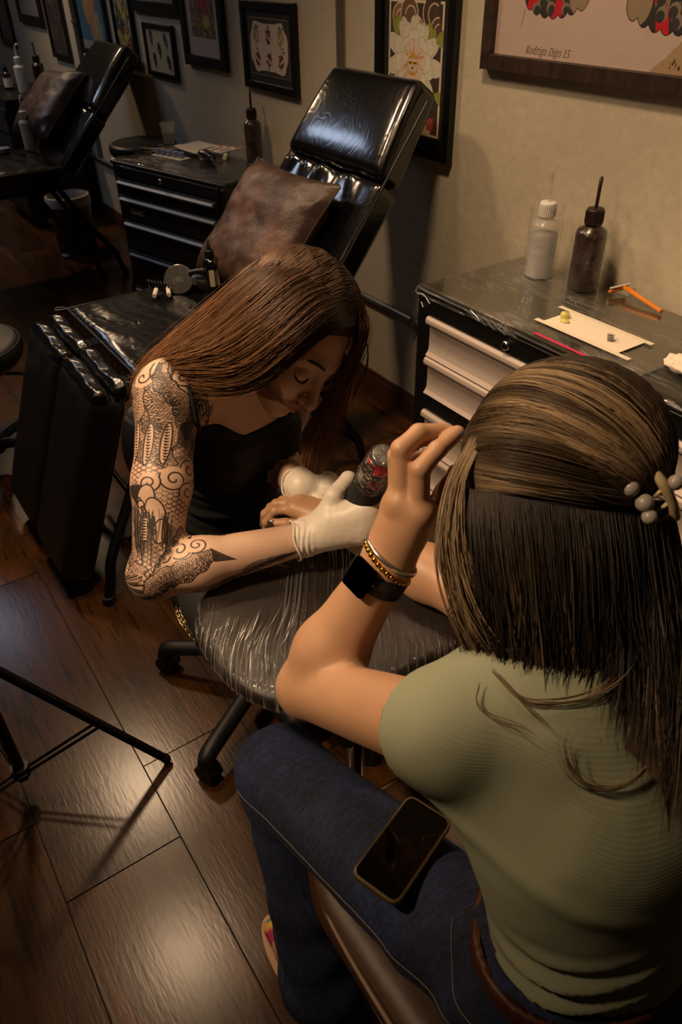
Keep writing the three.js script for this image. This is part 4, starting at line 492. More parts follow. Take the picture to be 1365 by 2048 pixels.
// ---------- on the seat of the near bed ----------
{ const t = thing('headphones', 'folded black headphones with shiny round ear cup on the bed', 'headphones', [-2.335, 0.627, 0.825]); const n = V3(0.70, 0.58, 0.42).normalize(); const q = new THREE.Quaternion().setFromUnitVectors(V3(0, 1, 0), n);
  const shell = (r) => lathe([[0, -0.022], [r * 0.8, -0.022], [r, -0.012], [r, 0.008], [r * 0.97, 0.012], [r * 0.94, 0.010], [0, 0.010]], 48);
  const cup = part('ear_cup', shell(0.05).applyQuaternion(q).translate(0, 0.045, 0), phys(0x08080a, 0.3, { clearcoat: 0.5 }), t);
  const tx = ctex(512, 512, (g, w) => { g.fillStyle = '#07080a'; g.fillRect(0, 0, w, w); const R = rng(77); for (let i = 0; i < 44; i++) { const a = R() * 6.283, b = a + 0.01 + R() * 0.07; g.fillStyle = ['#4a5560', '#39424c', '#6b7480', '#2a2f36', '#7a6a4a', '#4a5a78', '#6e4a3a', '#55606c'][i % 8]; g.globalAlpha = 0.8; g.beginPath(); g.moveTo(w / 2, w / 2); g.arc(w / 2, w / 2, w / 2, a, b); g.fill(); } g.globalAlpha = 1; g.save(); g.translate(w / 2, w / 2); g.rotate(-1.15); g.fillStyle = '#9a948c'; g.font = 'bold 130px sans-serif'; g.textAlign = 'center'; g.fillText('JBL', 0, 46); g.restore(); }, true, false);
  part('ear_cup_disc', new THREE.CircleGeometry(0.047, 48).rotateX(-PI / 2).translate(0, 0.0106, 0).applyQuaternion(q).translate(0, 0.045, 0), std(0x808080, 0.35, { map: tx }), cup, 'radial brushed disc with grey lettering');
  part('ear_cup', shell(0.045).applyQuaternion(new THREE.Quaternion().setFromUnitVectors(V3(0, 1, 0), V3(-0.2, 0.9, -0.3).normalize())).translate(0.02, 0.022, -0.075), M.blackPlastic, t);
  part('headband', tube([[0.02, 0.07, -0.03], [0.05, 0.075, -0.08], [0.06, 0.05, -0.14], [0.03, 0.02, -0.15], [-0.02, 0.02, -0.12]], 0.009, 40, 8), M.blackPlastic, t); part('hinge', mv(rbox(0.016, 0.03, 0.012, 0.003), 0.045, 0.05, -0.035), M.silverPull, t); }
{ const t = thing('ink_bottle', 'black dropper bottle with cream label on the bed seat', 'bottle', [-2.285, 0.642, 0.728]); part('body', lathe([[0, 0], [0.024, 0], [0.0265, 0.004], [0.0265, 0.075], [0.024, 0.089], [0.012, 0.1], [0, 0.1]], 36), phys(0x0a0806, 0.12, { clearcoat: 1, clearcoatRoughness: 0.05 }), t);
  const tx = ctex(512, 256, (g, w, h) => { g.fillStyle = '#c9b796'; g.fillRect(0, 0, w, h); g.fillStyle = '#12100e'; g.fillRect(0, 0, 60, h); g.fillRect(150, 0, 60, h); g.fillStyle = '#c9b796'; g.save(); g.translate(196, h - 20); g.rotate(-PI / 2); for (let i = 0; i < 9; i++) { g.fillRect(i * 24, -26, 5, 26); g.fillRect(i * 24, i % 2 ? -26 : -14, 16, 5); } g.restore(); g.fillStyle = '#2a2420'; for (let i = 0; i < 9; i++) g.fillRect(250, 30 + i * 22, 120, 5); }, true, false);
  part('label', new THREE.CylinderGeometry(0.0268, 0.0268, 0.055, 36, 1, true, 0.4, 3.6).translate(0, 0.038, 0), std(0xffffff, 0.6, { map: tx, side: THREE.DoubleSide }), t, 'cream label with black bands'); const c = part('cap', lathe([[0, 0.098], [0.0155, 0.098], [0.0155, 0.122], [0.012, 0.125], [0, 0.125]], 24), std(0x0e0e0f, 0.45), t); part('dropper_tip', lathe([[0, 0.124], [0.0075, 0.124], [0.0068, 0.138], [0.0052, 0.142], [0.003, 0.156], [0, 0.157]], 18), std(0x2c2c2c, 0.45), c); }
{ const t = thing('clip_cord', 'coiled black clip cord with two white plugs on the bed seat', 'cord', [-2.365, 0.642, 0.90]); const pts = []; for (let i = 0; i <= 150; i++) { const a = i / 150 * 6.283 * 7; pts.push(V3(Math.cos(a) * 0.016 + 0.0005 * i - 0.03, 0.018 + Math.sin(a) * 0.015, -0.0003 * i + 0.012)); } part('coil', tube(pts, 0.0026, 300, 6), std(0x0c0c0d, 0.3), t); for (const [k, [a, b]] of [[[0.02, 0.012, 0.005], [0.062, 0.010, 0.03]], [[0.035, 0.014, -0.03], [0.085, 0.011, -0.012]]].entries()) { part('plug', bar(a, b, 0.0075, 0.007), M.white, t, 'white plug end'); const A = V3(...a), B = V3(...b); part('plug_tail', bar(A.clone().addScaledVector(B.clone().sub(A), -0.8), A, 0.006, 0.008), M.blackPlastic, t); } part('ring', mv(new THREE.TorusGeometry(0.004, 0.0018, 8, 16), 0.01, 0.022, -0.03), std(0xb01a6a, 0.4), t, 'magenta ring'); part('lead', tube([[0.0, 0.012, 0], [-0.02, 0.01, -0.04], [0.0, 0.03, -0.06], [0.03, 0.012, -0.05]], 0.004, 30, 6), M.blackPlastic, t); }

// ---------- stools and chairs ----------
function starBase(t, r, n, a0, h = 0.09, hubH = 0.1) {
  for (let i = 0; i < n; i++) { const a = a0 + i / n * 6.283, c = Math.cos(a), s = Math.sin(a); const pts = [[0.02 * c, hubH, 0.02 * s], [r * 0.35 * c, hubH + 0.012, r * 0.35 * s], [r * 0.8 * c, hubH - 0.01, r * 0.8 * s], [r * c, h - 0.015, r * s], [(r + 0.006) * c, h - 0.045, (r + 0.006) * s]]; const g = new THREE.TubeGeometry(curve(pts), 22, 0.021, 10); part('base_arm', g, M.blackPlastic, t);
    const k = a + 0.9 * Math.sin(i * 2.3 + a0), w = part('caster', [mv(cyl(0.026, 0.026, 0.017, 22).rotateZ(PI / 2), -0.0125, 0.026, 0), mv(cyl(0.026, 0.026, 0.017, 22).rotateZ(PI / 2), 0.0125, 0.026, 0), mv(new THREE.SphereGeometry(0.027, 20, 12, 0, 6.283, 0, 1.5).scale(0.98, 0.9, 1), 0, 0.028, 0)].map((q) => q.rotateY(k).translate((r + 0.004) * c, 0, (r + 0.004) * s)), M.blackPlastic, t); }
  part('column', [bar([0, hubH - 0.03, 0], [0, hubH + 0.05, 0], 0.036, 0.03), bar([0, hubH + 0.04, 0], [0, 0.40, 0], 0.024, 0.02)], M.blackMetal, t);
}
const roundSeat = (r, y, th) => lathe([[0, y - th], [r * 0.86, y - th], [r * 0.97, y - th * 0.7], [r, y - th * 0.45], [r * 0.98, y - th * 0.15], [r * 0.88, y], [0, y + 0.006]], 48);
{ const t = thing('work_chair', 'black wheeled work chair with padded backrest under the artist', 'chair', [-1.18, 0, 1.16]); starBase(t, 0.31, 5, 1.10); part('seat', boxUV(roundSeat(0.2, 0.455, 0.075), 1), M.vinylDull, t);
  const g = cushion(0.41, 0.055, 0.35, 0.014, 0.026, 26, (x, y, z) => { const rr = Math.max(0, Math.hypot(x / 0.205, z / 0.175) - 0.86); return [-x * rr * 0.75, -0.20 * x * x, -z * rr * 0.75]; }); const q = V3(0.97, 0.12, -0.2).normalize(); const z = V3(0, 1, 0), nn = q, x = nn.clone().cross(V3(0, 1, 0)).normalize().negate(), zz = x.clone().cross(nn); g.applyMatrix4(new THREE.Matrix4().makeBasis(x, nn, zz)); part('backrest', boxUV(g.translate(-0.235, 0.665, 0.03)), M.vinylDull, t);
  part('back_arm', tube([[-0.1, 0.39, 0.02], [-0.26, 0.40, 0.02], [-0.285, 0.5, 0.02], [-0.27, 0.64, 0.02]], 0.014, 30, 8), M.blackMetal, t); const lev = part('lever', bar([0.04, 0.36, 0.05], [0.06, 0.345, 0.17], 0.006), M.blackMetal, t); part('lever_paddle', new THREE.SphereGeometry(0.024, 20, 12).scale(0.9, 0.22, 1.2).rotateX(0.2).translate(0.062, 0.344, 0.19), std(0x2a2928, 0.45), lev); }
{ const t = thing('work_stool', 'black wheeled stool at the left edge beside the hanging leg pads', 'stool', [-2.69, 0, 1.50]); starBase(t, 0.29, 5, 0.35); part('seat', boxUV(roundSeat(0.20, 0.50, 0.085), 1), M.vinylDull, t); part('seat_piping', mv(new THREE.TorusGeometry(0.193, 0.004, 6, 60).rotateX(PI / 2), 0, 0.488, 0), M.piping, t); const g = cushion(0.36, 0.05, 0.2, 0.01, 0.024, 20); g.rotateZ(-PI / 2 + 0.15).rotateY(0.2); part('backrest', g.rotateX(PI / 2).translate(-0.235, 0.72, 0.02), M.vinylDull, t); part('back_arm', tube([[-0.1, 0.41, 0], [-0.27, 0.42, 0], [-0.28, 0.55, 0.01], [-0.25, 0.7, 0.02]], 0.012, 24, 8), M.blackMetal, t); part('lever', bar([0.02, 0.38, -0.04], [0.05, 0.35, -0.2], 0.006), M.blackMetal, t); }
{ const t = thing('round_stool', 'dim black round stool between the black cabinet and the far bed', 'stool', [-4.11, 0, 0.215]); part('seat', roundSeat(0.175, 0.755, 0.07), M.vinylDull, t); part('column', bar([0, 0.1, 0], [0, 0.70, 0], 0.022), M.blackMetal, t); starBase(t, 0.17, 5, 0.2); }
{ // client's stool
  const t = thing('client_chair', 'brown upholstered stool that the woman in green sits on', 'stool', [-0.31, 0, 1.265]);
  const seat = cushion(0.5, 0.075, 0.465, 0.006, 0.034, 30, (x, y, z) => { const e = clamp((-x - 0.12) / 0.13); const k = 1 - 0.22 * e * e * Math.abs(z / 0.23) ** 1.5; return [0.0, 0, z * (k - 1)]; }); part('seat', boxUV(seat.translate(0, 0.425, 0)), M.leatherBrown, t);
  part('seat_piping', tube([[-0.243, 0.448, 0], [-0.235, 0.448, 0.15], [-0.13, 0.448, 0.223], [0.23, 0.448, 0.228], [0.245, 0.448, 0.2], [0.245, 0.448, -0.2], [0.2, 0.448, -0.228], [-0.13, 0.448, -0.223], [-0.235, 0.448, -0.15]], 0.004, 120, 6, true), std(0x6a5340, 0.5), t);
  for (const [x, z] of [[-0.19, 0.17], [0.2, 0.19], [-0.19, -0.17], [0.2, -0.19]]) part('leg', bar([x * 0.9, 0.39, z * 0.9], [x * 1.06, 0, z * 1.06], 0.016, 0.018), M.blackMetal, t); part('stretcher', [bar([-0.18, 0.14, 0.165], [0.19, 0.14, 0.185], 0.009), bar([-0.18, 0.14, -0.165], [0.19, 0.14, -0.185], 0.009)], M.blackMetal, t); }
// ---------- wrapped arm rest table ----------
const TBL = { x: -0.735, z: 1.235, a: 0.19, b: 0.254, h: 0.72, e: 2.5 };
{
  const t = thing('arm_rest_table', 'oval padded arm rest table wrapped in crinkled clear film between both women', 'table', [TBL.x, 0, TBL.z]);
  const sup = (k, n = 96) => { const o = []; for (let i = 0; i < n; i++) { const a = i / n * 6.283, c = Math.cos(a), s = Math.sin(a); o.push([Math.sign(c) * Math.abs(c) ** (2 / TBL.e) * TBL.a * k, Math.sign(s) * Math.abs(s) ** (2 / TBL.e) * TBL.b * k]); } return o; };
  const loft = (rings) => { const n = 96, pos = [], idx = [], uv = []; for (const [dr, y, wob] of rings) { const kx = (TBL.a + dr) / TBL.a, kz = (TBL.b + dr) / TBL.b; const o = sup(1, n); for (const [x, z] of o) { const w = wob ? wob * (fbm(x * 30 + 9, z * 30, y * 40, 3) - 0.5) : 0; const X = x * kx, Z = z * kz; pos.push(X, y + w, Z); uv.push(X * 1.1 + Z * 0.75, Z * 1.1 - X * 0.75); } } const R = rings.length; for (let r = 0; r < R - 1; r++) for (let i = 0; i < n; i++) { const a = r * n + i, b = r * n + (i + 1) % n, c = a + n, d = b + n; idx.push(a, b, c, b, d, c); } const g = new THREE.BufferGeometry(); g.setAttribute('position', new THREE.BufferAttribute(new Float32Array(pos), 3)); g.setAttribute('uv', new THREE.BufferAttribute(new Float32Array(uv), 2)); g.setIndex(idx); g.computeVertexNormals(); return g; };
  const H = TBL.h;
  const rings = [[-0.184, H - 0.034], [-0.02, H - 0.034], [-0.006, H - 0.03], [0, H - 0.02], [-0.001, H - 0.011], [-0.006, H - 0.004], [-0.016, H - 0.0005], [-0.035, H + 0.0005], [-0.09, H + 0.001], [-0.14, H + 0.0015], [-0.184, H + 0.002], [-0.1899, H + 0.002]];
  part('top', loft(rings.slice().reverse()), std(0x1d1613, 0.5, { bumpMap: grain, bumpScale: 0.0005 }), t, 'dark brown padded top');
  const fr = [[-0.17, H - 0.037, 0.004], [-0.03, H - 0.037, 0.004], [-0.002, H - 0.031, 0.003], [0.003, H - 0.02, 0.003], [0.002, H - 0.010, 0.003], [-0.004, H - 0.001, 0.002]]; for (let i = 0; i <= 26; i++) fr.push([-0.012 - 0.1779 * i / 26, H + 0.004, 0.0026]);
  part('cling_film', loft(fr.reverse()), phys(0xffffff, 1.0, { transmission: 1, thickness: 0, ior: 1.45, roughnessMap: filmRough, bumpMap: filmBump, bumpScale: 0.012 }), t, 'crinkled clear cling film');
  part('pole', [bar([0, 0.03, 0], [0, 0.4, 0], 0.019), bar([0, 0.38, 0], [0, H - 0.03, 0], 0.014)], M.chrome, t, 'chrome pole'); part('collar', [mv(lathe([[0.014, 0], [0.028, 0], [0.03, 0.004], [0.03, 0.03], [0.027, 0.034], [0.014, 0.034], [0.014, 0]], 28), 0, 0.385, 0), mv(new THREE.TorusGeometry(0.03, 0.0035, 8, 32).rotateX(PI / 2), 0, 0.395, 0)], M.chrome, t); part('knob', bar([0.02, 0.4, 0.02], [0.045, 0.4, 0.05], 0.01, 0.013), M.blackPlastic, t);
  part('mount_plate', mv(rbox(0.14, 0.008, 0.14, 0.003), 0, H - 0.04, 0), M.blackMetal, t); for (let i = 0; i < 3; i++) { const a = 0.3 + i * 2.094; part('foot', tube([[0, 0.05, 0], [0.08 * Math.cos(a), 0.04, 0.08 * Math.sin(a)], [0.15 * Math.cos(a), 0.012, 0.15 * Math.sin(a)]], 0.012, 12, 8), M.chrome, t); }
}
// ---------- light stand at lower left ----------
{ const t = thing('light_stand', 'black tripod light stand with spread legs at the lower left', 'tripod', [-1.235, 0, 1.80]); const m = M.blackMetal; part('column', [bar([0, 0.075, 0], [0, 1.1, 0], 0.0125), bar([0, 0.9, 0], [0, 1.45, 0], 0.009)], m, t); part('hub', [mv(cyl(0.02, 0.02, 0.03, 16), 0, 0.09, 0), mv(rbox(0.05, 0.016, 0.02, 0.003), 0, 0.085, 0)], M.blackPlastic, t); const col = part('collar', mv(cyl(0.022, 0.022, 0.05, 16), 0, 0.44, 0), M.blackPlastic, t);
  const a0 = Math.atan2(1.504 - 1.80, -1.129 + 1.235); for (let i = 0; i < 3; i++) { const a = a0 + i * 2.094, c = Math.cos(a), s = Math.sin(a), f = V3(0.316 * c, 0.008, 0.316 * s), tp = V3(0.02 * c, 0.44, 0.02 * s); const side = V3(-s, 0, c); const l = part('leg', [flatbar(tp, f, 0.017, 0.017, side)], m, t); part('rubber_foot', flatbar(f.clone().lerp(tp, 0.0), f.clone().lerp(tp, 0.04), 0.019, 0.019, side), M.blackPlastic, l); const mid = tp.clone().lerp(f, 0.58); for (const k of [-1, 1]) part('strut', bar(V3(0.015 * c + k * 0.008 * -s, 0.088, 0.015 * s + k * 0.008 * c), mid.clone().addScaledVector(side, k * 0.009), 0.0035), m, t); part('rivet', mv(new THREE.SphereGeometry(0.0055, 10, 8), mid.x, mid.y, mid.z), M.steel, t); } }
// ---------- dim far corner ----------
{ const t = thing('waste_bin', 'steel waste bin with white liner under the far bed', 'bin', [-5.02, 0, 0.42]); part('can', lathe([[0, 0], [0.115, 0], [0.12, 0.004], [0.128, 0.33], [0.13, 0.335], [0.126, 0.335], [0.116, 0.01], [0, 0.01]], 40), std(0x5a5148, 0.25, { metalness: 0.85 }), t); const g = lathe([[0.11, 0.25], [0.122, 0.345], [0.135, 0.34], [0.137, 0.29]], 48), p = g.attributes.position; for (let i = 0; i < p.count; i++) { const k = 1 + 0.06 * (fbm(p.getX(i) * 40, p.getY(i) * 60, p.getZ(i) * 40, 3) - 0.5); p.setX(i, p.getX(i) * k); p.setZ(i, p.getZ(i) * k); } g.computeVertexNormals(); part('liner', g, phys(0xcfc9bd, 0.5, { transmission: 0.3, thickness: 0, side: THREE.DoubleSide }), t, 'white plastic liner folded over the rim'); part('pedal', mv(rbox(0.06, 0.01, 0.05, 0.004), 0.09, 0.012, 0.11), M.steel, t); }
{ const t = thing('side_cabinet', 'dim dark cabinet at the far left carrying wash bottles', 'cabinet', [-6.0, 0, 0.30]); part('body', mv(rbox(0.7, 0.74, 0.42, 0.006), 0, 0.43, 0), M.blackPaint, t); for (let i = 0; i < 4; i++) part('drawer', mv(rbox(0.64, 0.15, 0.014, 0.003), 0, 0.17 + i * 0.165, 0.215), std(0x26282c, 0.4), t); for (const x of [-0.3, 0.3]) part('caster', mv(cyl(0.03, 0.03, 0.025, 16).rotateZ(PI / 2), x, 0.03, 0.15), M.blackPlastic, t); part('caster', mv(cyl(0.03, 0.03, 0.025, 16).rotateZ(PI / 2), 0, 0.03, -0.15), M.blackPlastic, t); }
bottle('pale wash bottle on the dim far left cabinet', -5.90, 0.80, 0.31, 0.036, 0.16, false, 0.6, { milk: 1, turn: 0.6 });
bottle('dark brown wash bottle behind the pale one on the dim cabinet', -5.86, 0.80, 0.20, 0.038, 0.165, true, 0, { turn: -0.4 });
{ const t = thing('ink_bottle', 'black bottle with pale label on the dim far left cabinet', 'bottle', [-6.08, 0.80, 0.36]); part('body', lathe([[0, 0], [0.026, 0], [0.028, 0.004], [0.028, 0.085], [0.024, 0.1], [0.012, 0.11], [0, 0.11]], 28), brownPoly, t); part('label', new THREE.CylinderGeometry(0.0284, 0.0284, 0.055, 28, 1, true).translate(0, 0.045, 0), M.white, t); part('cap', lathe([[0, 0.108], [0.016, 0.108], [0.015, 0.135], [0.006, 0.14], [0.003, 0.16], [0, 0.16]], 20), M.blackPlastic, t); }
{ const t = thing('jar_lid', 'small pale blue lid lying on the far bed', 'lid', [-4.82, 0.66, 0.76]); part('disc', lathe([[0, 0], [0.035, 0], [0.036, 0.003], [0.036, 0.02], [0.033, 0.023], [0, 0.023]], 30), std(0x6f7786, 0.5), t); }
// ---------- people ----------
const skinMat = phys(0xffffff, 0.48, { vertexColors: true, sheen: 0.15, sheenRoughness: 0.6, sheenColor: new THREE.Color(0.9, 0.5, 0.35), bumpMap: grain, bumpScale: 0.0003 });
function headField(C, f, u, sc = 1) {
  const r = f.clone().cross(u).normalize();
  const S = (x, y, z) => V3(x, y, z), c = (a, b, ra, rb, k) => cap(S(...a), S(...b), ra, rb, k);
  const add = [ell(S(0, 0.028, -0.012), 0.073, 0.088, 0.094), ell(S(0, -0.03, 0.028), 0.058, 0.078, 0.06, null, null, null, 0.03), c([0.044, -0.05, 0], [0.012, -0.098, 0.06], 0.022, 0.015, 0.03), ball(S(0, -0.101, 0.068), 0.0155, 0.02), ball(S(0.038, -0.026, 0.057), 0.024, 0.025), c([0.012, 0.03, 0.082], [0.045, 0.032, 0.065], 0.008, 0.006, 0.018)];
  const late = [c([0, 0.016, 0.084], [0, -0.03, 0.108], 0.006, 0.009, 0.013), ball(S(0, -0.034, 0.1085), 0.0105, 0.008), ball(S(0.0115, -0.037, 0.096), 0.0072, 0.006), ball(S(0.031, 0.004, 0.0695), 0.0155, 0.004), c([0, -0.061, 0.0925], [0.022, -0.066, 0.078], 0.0062, 0.003, 0.007), c([0, -0.0725, 0.0905], [0.018, -0.071, 0.079], 0.0072, 0.003, 0.007), ell(S(0.076, -0.005, -0.012), 0.007, 0.03, 0.018, null, null, null, 0.01)];
  const local = (x, y, z) => { x = Math.abs(x); let d = 1e3; for (const p of add) { const q = primD(p, x, y, z); d = d > 10 ? q : smin(d, q, p.k); } d = smax(d, 0.0165 - Math.hypot(x - 0.03, y - 0.009, z - 0.094), 0.016); for (const p of late) d = smin(d, primD(p, x, y, z), p.k); d = smax(d, 0.0034 - Math.hypot(x - 0.006, y + 0.0445, z - 0.099), 0.003); { const t = clamp(x / 0.022), yy = -0.0665 - 0.0012 * t, zz = 0.1 - 0.018 * t * t; d = smax(d, 0.0013 - Math.hypot(y - yy, (z - zz) * 0.25) + (x > 0.022 ? x - 0.022 : 0), 0.003); } return d; };
  const toL = (x, y, z) => { const dx = (x - C.x) / sc, dy = (y - C.y) / sc, dz = (z - C.z) / sc; return [dx * r.x + dy * r.y + dz * r.z, dx * u.x + dy * u.y + dz * u.z, dx * f.x + dy * f.y + dz * f.z]; };
  const W = (x, y, z) => C.clone().addScaledVector(r, x * sc).addScaledVector(u, y * sc).addScaledVector(f, z * sc);
  return { W, toL, f: (x, y, z) => { const q = toL(x, y, z); return local(q[0], q[1], q[2]) * sc; }, box: new THREE.Box3().setFromCenterAndSize(C.clone(), V3(0.29, 0.29, 0.29).multiplyScalar(sc)) };
}
function headGeo(H, skin, lip) { const g = nets(H.f, H.box, 0.0027); return paint(g, (x, y, z) => { const [a, b, c] = H.toL(x, y, z), q = Math.abs(a); let s = skin.slice(); const n = 0.94 + 0.12 * fbm(x * 60, y * 60, z * 60, 2); let L = 0; if (c > 0.07 && b < -0.053 && b > -0.083 && q < 0.026) L = sstep(0.009, 0.004, Math.abs(b + 0.0668) + q * 0.18); const rosy = 0.25 * sstep(0.03, 0, Math.hypot(q - 0.04, b + 0.025, c - 0.075)) + 0.35 * sstep(0.02, 0, Math.hypot(q, b + 0.036, c - 0.11)); s = s.map((v, i) => lerp(v, lip[i], clamp(L * 0.8 + rosy * 0.5)) * n); return s; }); }
// hand from measured joints: fingers are polylines knuckle to tip, palm is filled between wrist and knuckles
function handPrims(wr, rw, fingers, thumb, fr = 0.0085, pr = 0.013) {
  const L = []; const kn = fingers.map((q) => q[0]);
  for (const k of kn) L.push(cap(wr, k, rw, pr, 0.012)); for (let i = 0; i < kn.length - 1; i++) L.push(cap(kn[i], kn[i + 1], pr * 0.95, pr * 0.95, 0.01)); const m = wr.clone().lerp(kn[1], 0.5); L.push(cap(wr.clone().lerp(thumb[0], 0.6), kn[0], pr * 1.05, pr * 0.95, 0.012), cap(wr.clone().lerp(kn[3], 0.4), kn[3], pr * 1.05, pr * 0.9, 0.012));
  fingers.forEach((q, i) => { const s = [1, 1.04, 1, 0.86][i]; for (let j = 0; j < 3; j++) L.push(cap(q[j], q[j + 1], fr * s * [1.12, 1, 0.92][j], fr * s * [1, 0.92, 0.8][j], j === 0 ? 0.006 : 0.0035)); });
  L.push(cap(wr, thumb[0], rw * 0.9, pr * 1.1, 0.012)); for (let j = 0; j < thumb.length - 1; j++) L.push(cap(thumb[j], thumb[j + 1], fr * [1.5, 1.22, 1.08][j], fr * [1.22, 1.08, 0.9][j], j ? 0.004 : 0.01)); return L;
}
// ----- hair: strands combed along guide curves -----
function newStrands() { return { p: [], n: [], c: [], i: [] }; }
function strand(S, pts, r, col) {
  const N = pts.length, b = S.p.length / 3; const T = V3(0, 0, 0), A = V3(0, 0, 0), B = V3(0, 0, 0), up = V3(0.3, 0.9, 0.3);
  for (let k = 0; k < N; k++) { T.copy(pts[Math.min(N - 1, k + 1)]).sub(pts[Math.max(0, k - 1)]).normalize(); A.copy(up).cross(T).normalize(); B.copy(T).cross(A); const t = k / (N - 1), rr = r * Math.min(1, 0.35 + t * 6) * Math.min(1, 0.12 + (1 - t) * 4), c = col(t); for (let j = 0; j < 3; j++) { const a = j * 2.0944, ca = Math.cos(a), sa = Math.sin(a) * 0.7; const nx = A.x * ca + B.x * sa, ny = A.y * ca + B.y * sa, nz = A.z * ca + B.z * sa; S.p.push(pts[k].x + nx * rr, pts[k].y + ny * rr, pts[k].z + nz * rr); S.n.push(nx, ny, nz); S.c.push(c[0], c[1], c[2]); } if (k) for (let j = 0; j < 3; j++) { const q = b + (k - 1) * 3, a0 = q + j, a1 = q + (j + 1) % 3, b0 = a0 + 3, b1 = a1 + 3; S.i.push(a0, a1, b0, a1, b1, b0); } }
}
function strandsGeo(S) { const g = new THREE.BufferGeometry(); g.setAttribute('position', new THREE.BufferAttribute(new Float32Array(S.p), 3)); g.setAttribute('normal', new THREE.BufferAttribute(new Float32Array(S.n), 3)); g.setAttribute('color', new THREE.BufferAttribute(new Float32Array(S.c), 3)); g.setIndex(S.i); return g; }
function guideAt(gs, v, t) { // gs: CatmullRom curves, v across, t along
  const n = gs.length - 1, x = clamp(v) * n, i = Math.min(n - 1, Math.floor(x)), f = x - i; const P = (k) => gs[clamp(k, 0, n)].getPoint(t); const a = P(i), b = P(i + 1); if (n < 2) return a.lerp(b, f); const z = P(i - 1), c = P(i + 2), f2 = f * f, f3 = f2 * f; const o = V3(0, 0, 0); o.addScaledVector(z, -0.5 * f3 + f2 - 0.5 * f).addScaledVector(a, 1.5 * f3 - 2.5 * f2 + 1).addScaledVector(b, -1.5 * f3 + 2 * f2 + 0.5 * f).addScaledVector(c, 0.5 * f3 - 0.5 * f2); return o;
}
function comb(S, guides, count, r, R, opt) { // opt: col(v, t, k), jitter, lift, seg, wave
  const gs = guides.map((g) => curve(g)), seg = opt.seg || 20, out = opt.out || V3(0, 0, 0);
  for (let k = 0; k < count; k++) { const v = R(), rv = R(), lift = opt.lift * R(), j = V3(R() - 0.5, R() - 0.5, R() - 0.5).multiplyScalar(opt.jitter), j2 = V3(R() - 0.5, R() - 0.5, R() - 0.5).multiplyScalar(opt.jitter * 1.6), t0 = (opt.t0 || 0) * R(), t1 = 1 - (opt.t1 || 0.12) * R(), ph = R() * 6.28, pts = []; const sv = v + 0.04 * (R() - 0.5); for (let i = 0; i <= seg; i++) { const q = i / seg, t = lerp(t0, t1, q); const p = guideAt(gs, v + (sv - v) * q, t); p.addScaledVector(j, q * q * (3 - 2 * q)).addScaledVector(j2, q * q * q * (opt.flare || 0.6)).addScaledVector(out, lift * Math.sin(Math.PI * Math.min(1, q * 1.1))); if (opt.push) opt.push(p, rv); if (opt.wave) p.addScaledVector(AR, opt.wave * q * Math.sin(q * 9 + ph)); pts.push(p); } strand(S, pts, r * (0.6 + 0.8 * rv), (t) => opt.col(v, lerp(t0, t1, t), rv)); }
}
function sheet(guides, inset, nu, nv, col, push) { const gs = guides.map((g) => curve(g)), pos = [], c = [], idx = []; for (let j = 0; j <= nv; j++) for (let i = 0; i <= nu; i++) { const p = guideAt(gs, j / nv, i / nu).add(inset); if (push) push(p, 0); pos.push(p.x, p.y, p.z); const q = col(j / nv, i / nu, 0.2); c.push(q[0], q[1], q[2]); } for (let j = 0; j < nv; j++) for (let i = 0; i < nu; i++) { const a = j * (nu + 1) + i; idx.push(a, a + 1, a + nu + 1, a + 1, a + nu + 2, a + nu + 1); } const g = new THREE.BufferGeometry(); g.setAttribute('position', new THREE.BufferAttribute(new Float32Array(pos), 3)); g.setAttribute('color', new THREE.BufferAttribute(new Float32Array(c), 3)); g.setIndex(idx); g.computeVertexNormals(); return g; }
const hairMat = phys(0xffffff, 0.42, { vertexColors: true, specularIntensity: 0.3, side: THREE.DoubleSide });
const Q = (...a) => PD(...a);
const pusher = (H, c, r, m = 0.05) => (p, k) => { const q = H.toL(p.x, p.y, p.z); const a = q[0] - c[0], b = q[1] - c[1], d = q[2] - c[2]; const L = Math.sqrt((a / r[0]) ** 2 + (b / r[1]) ** 2 + (d / r[2]) ** 2), want = 1.015 + m * k; if (L < want && L > 0.2) { const s = want / L; p.copy(H.W(c[0] + a * s, c[1] + b * s, c[2] + d * s)); } };

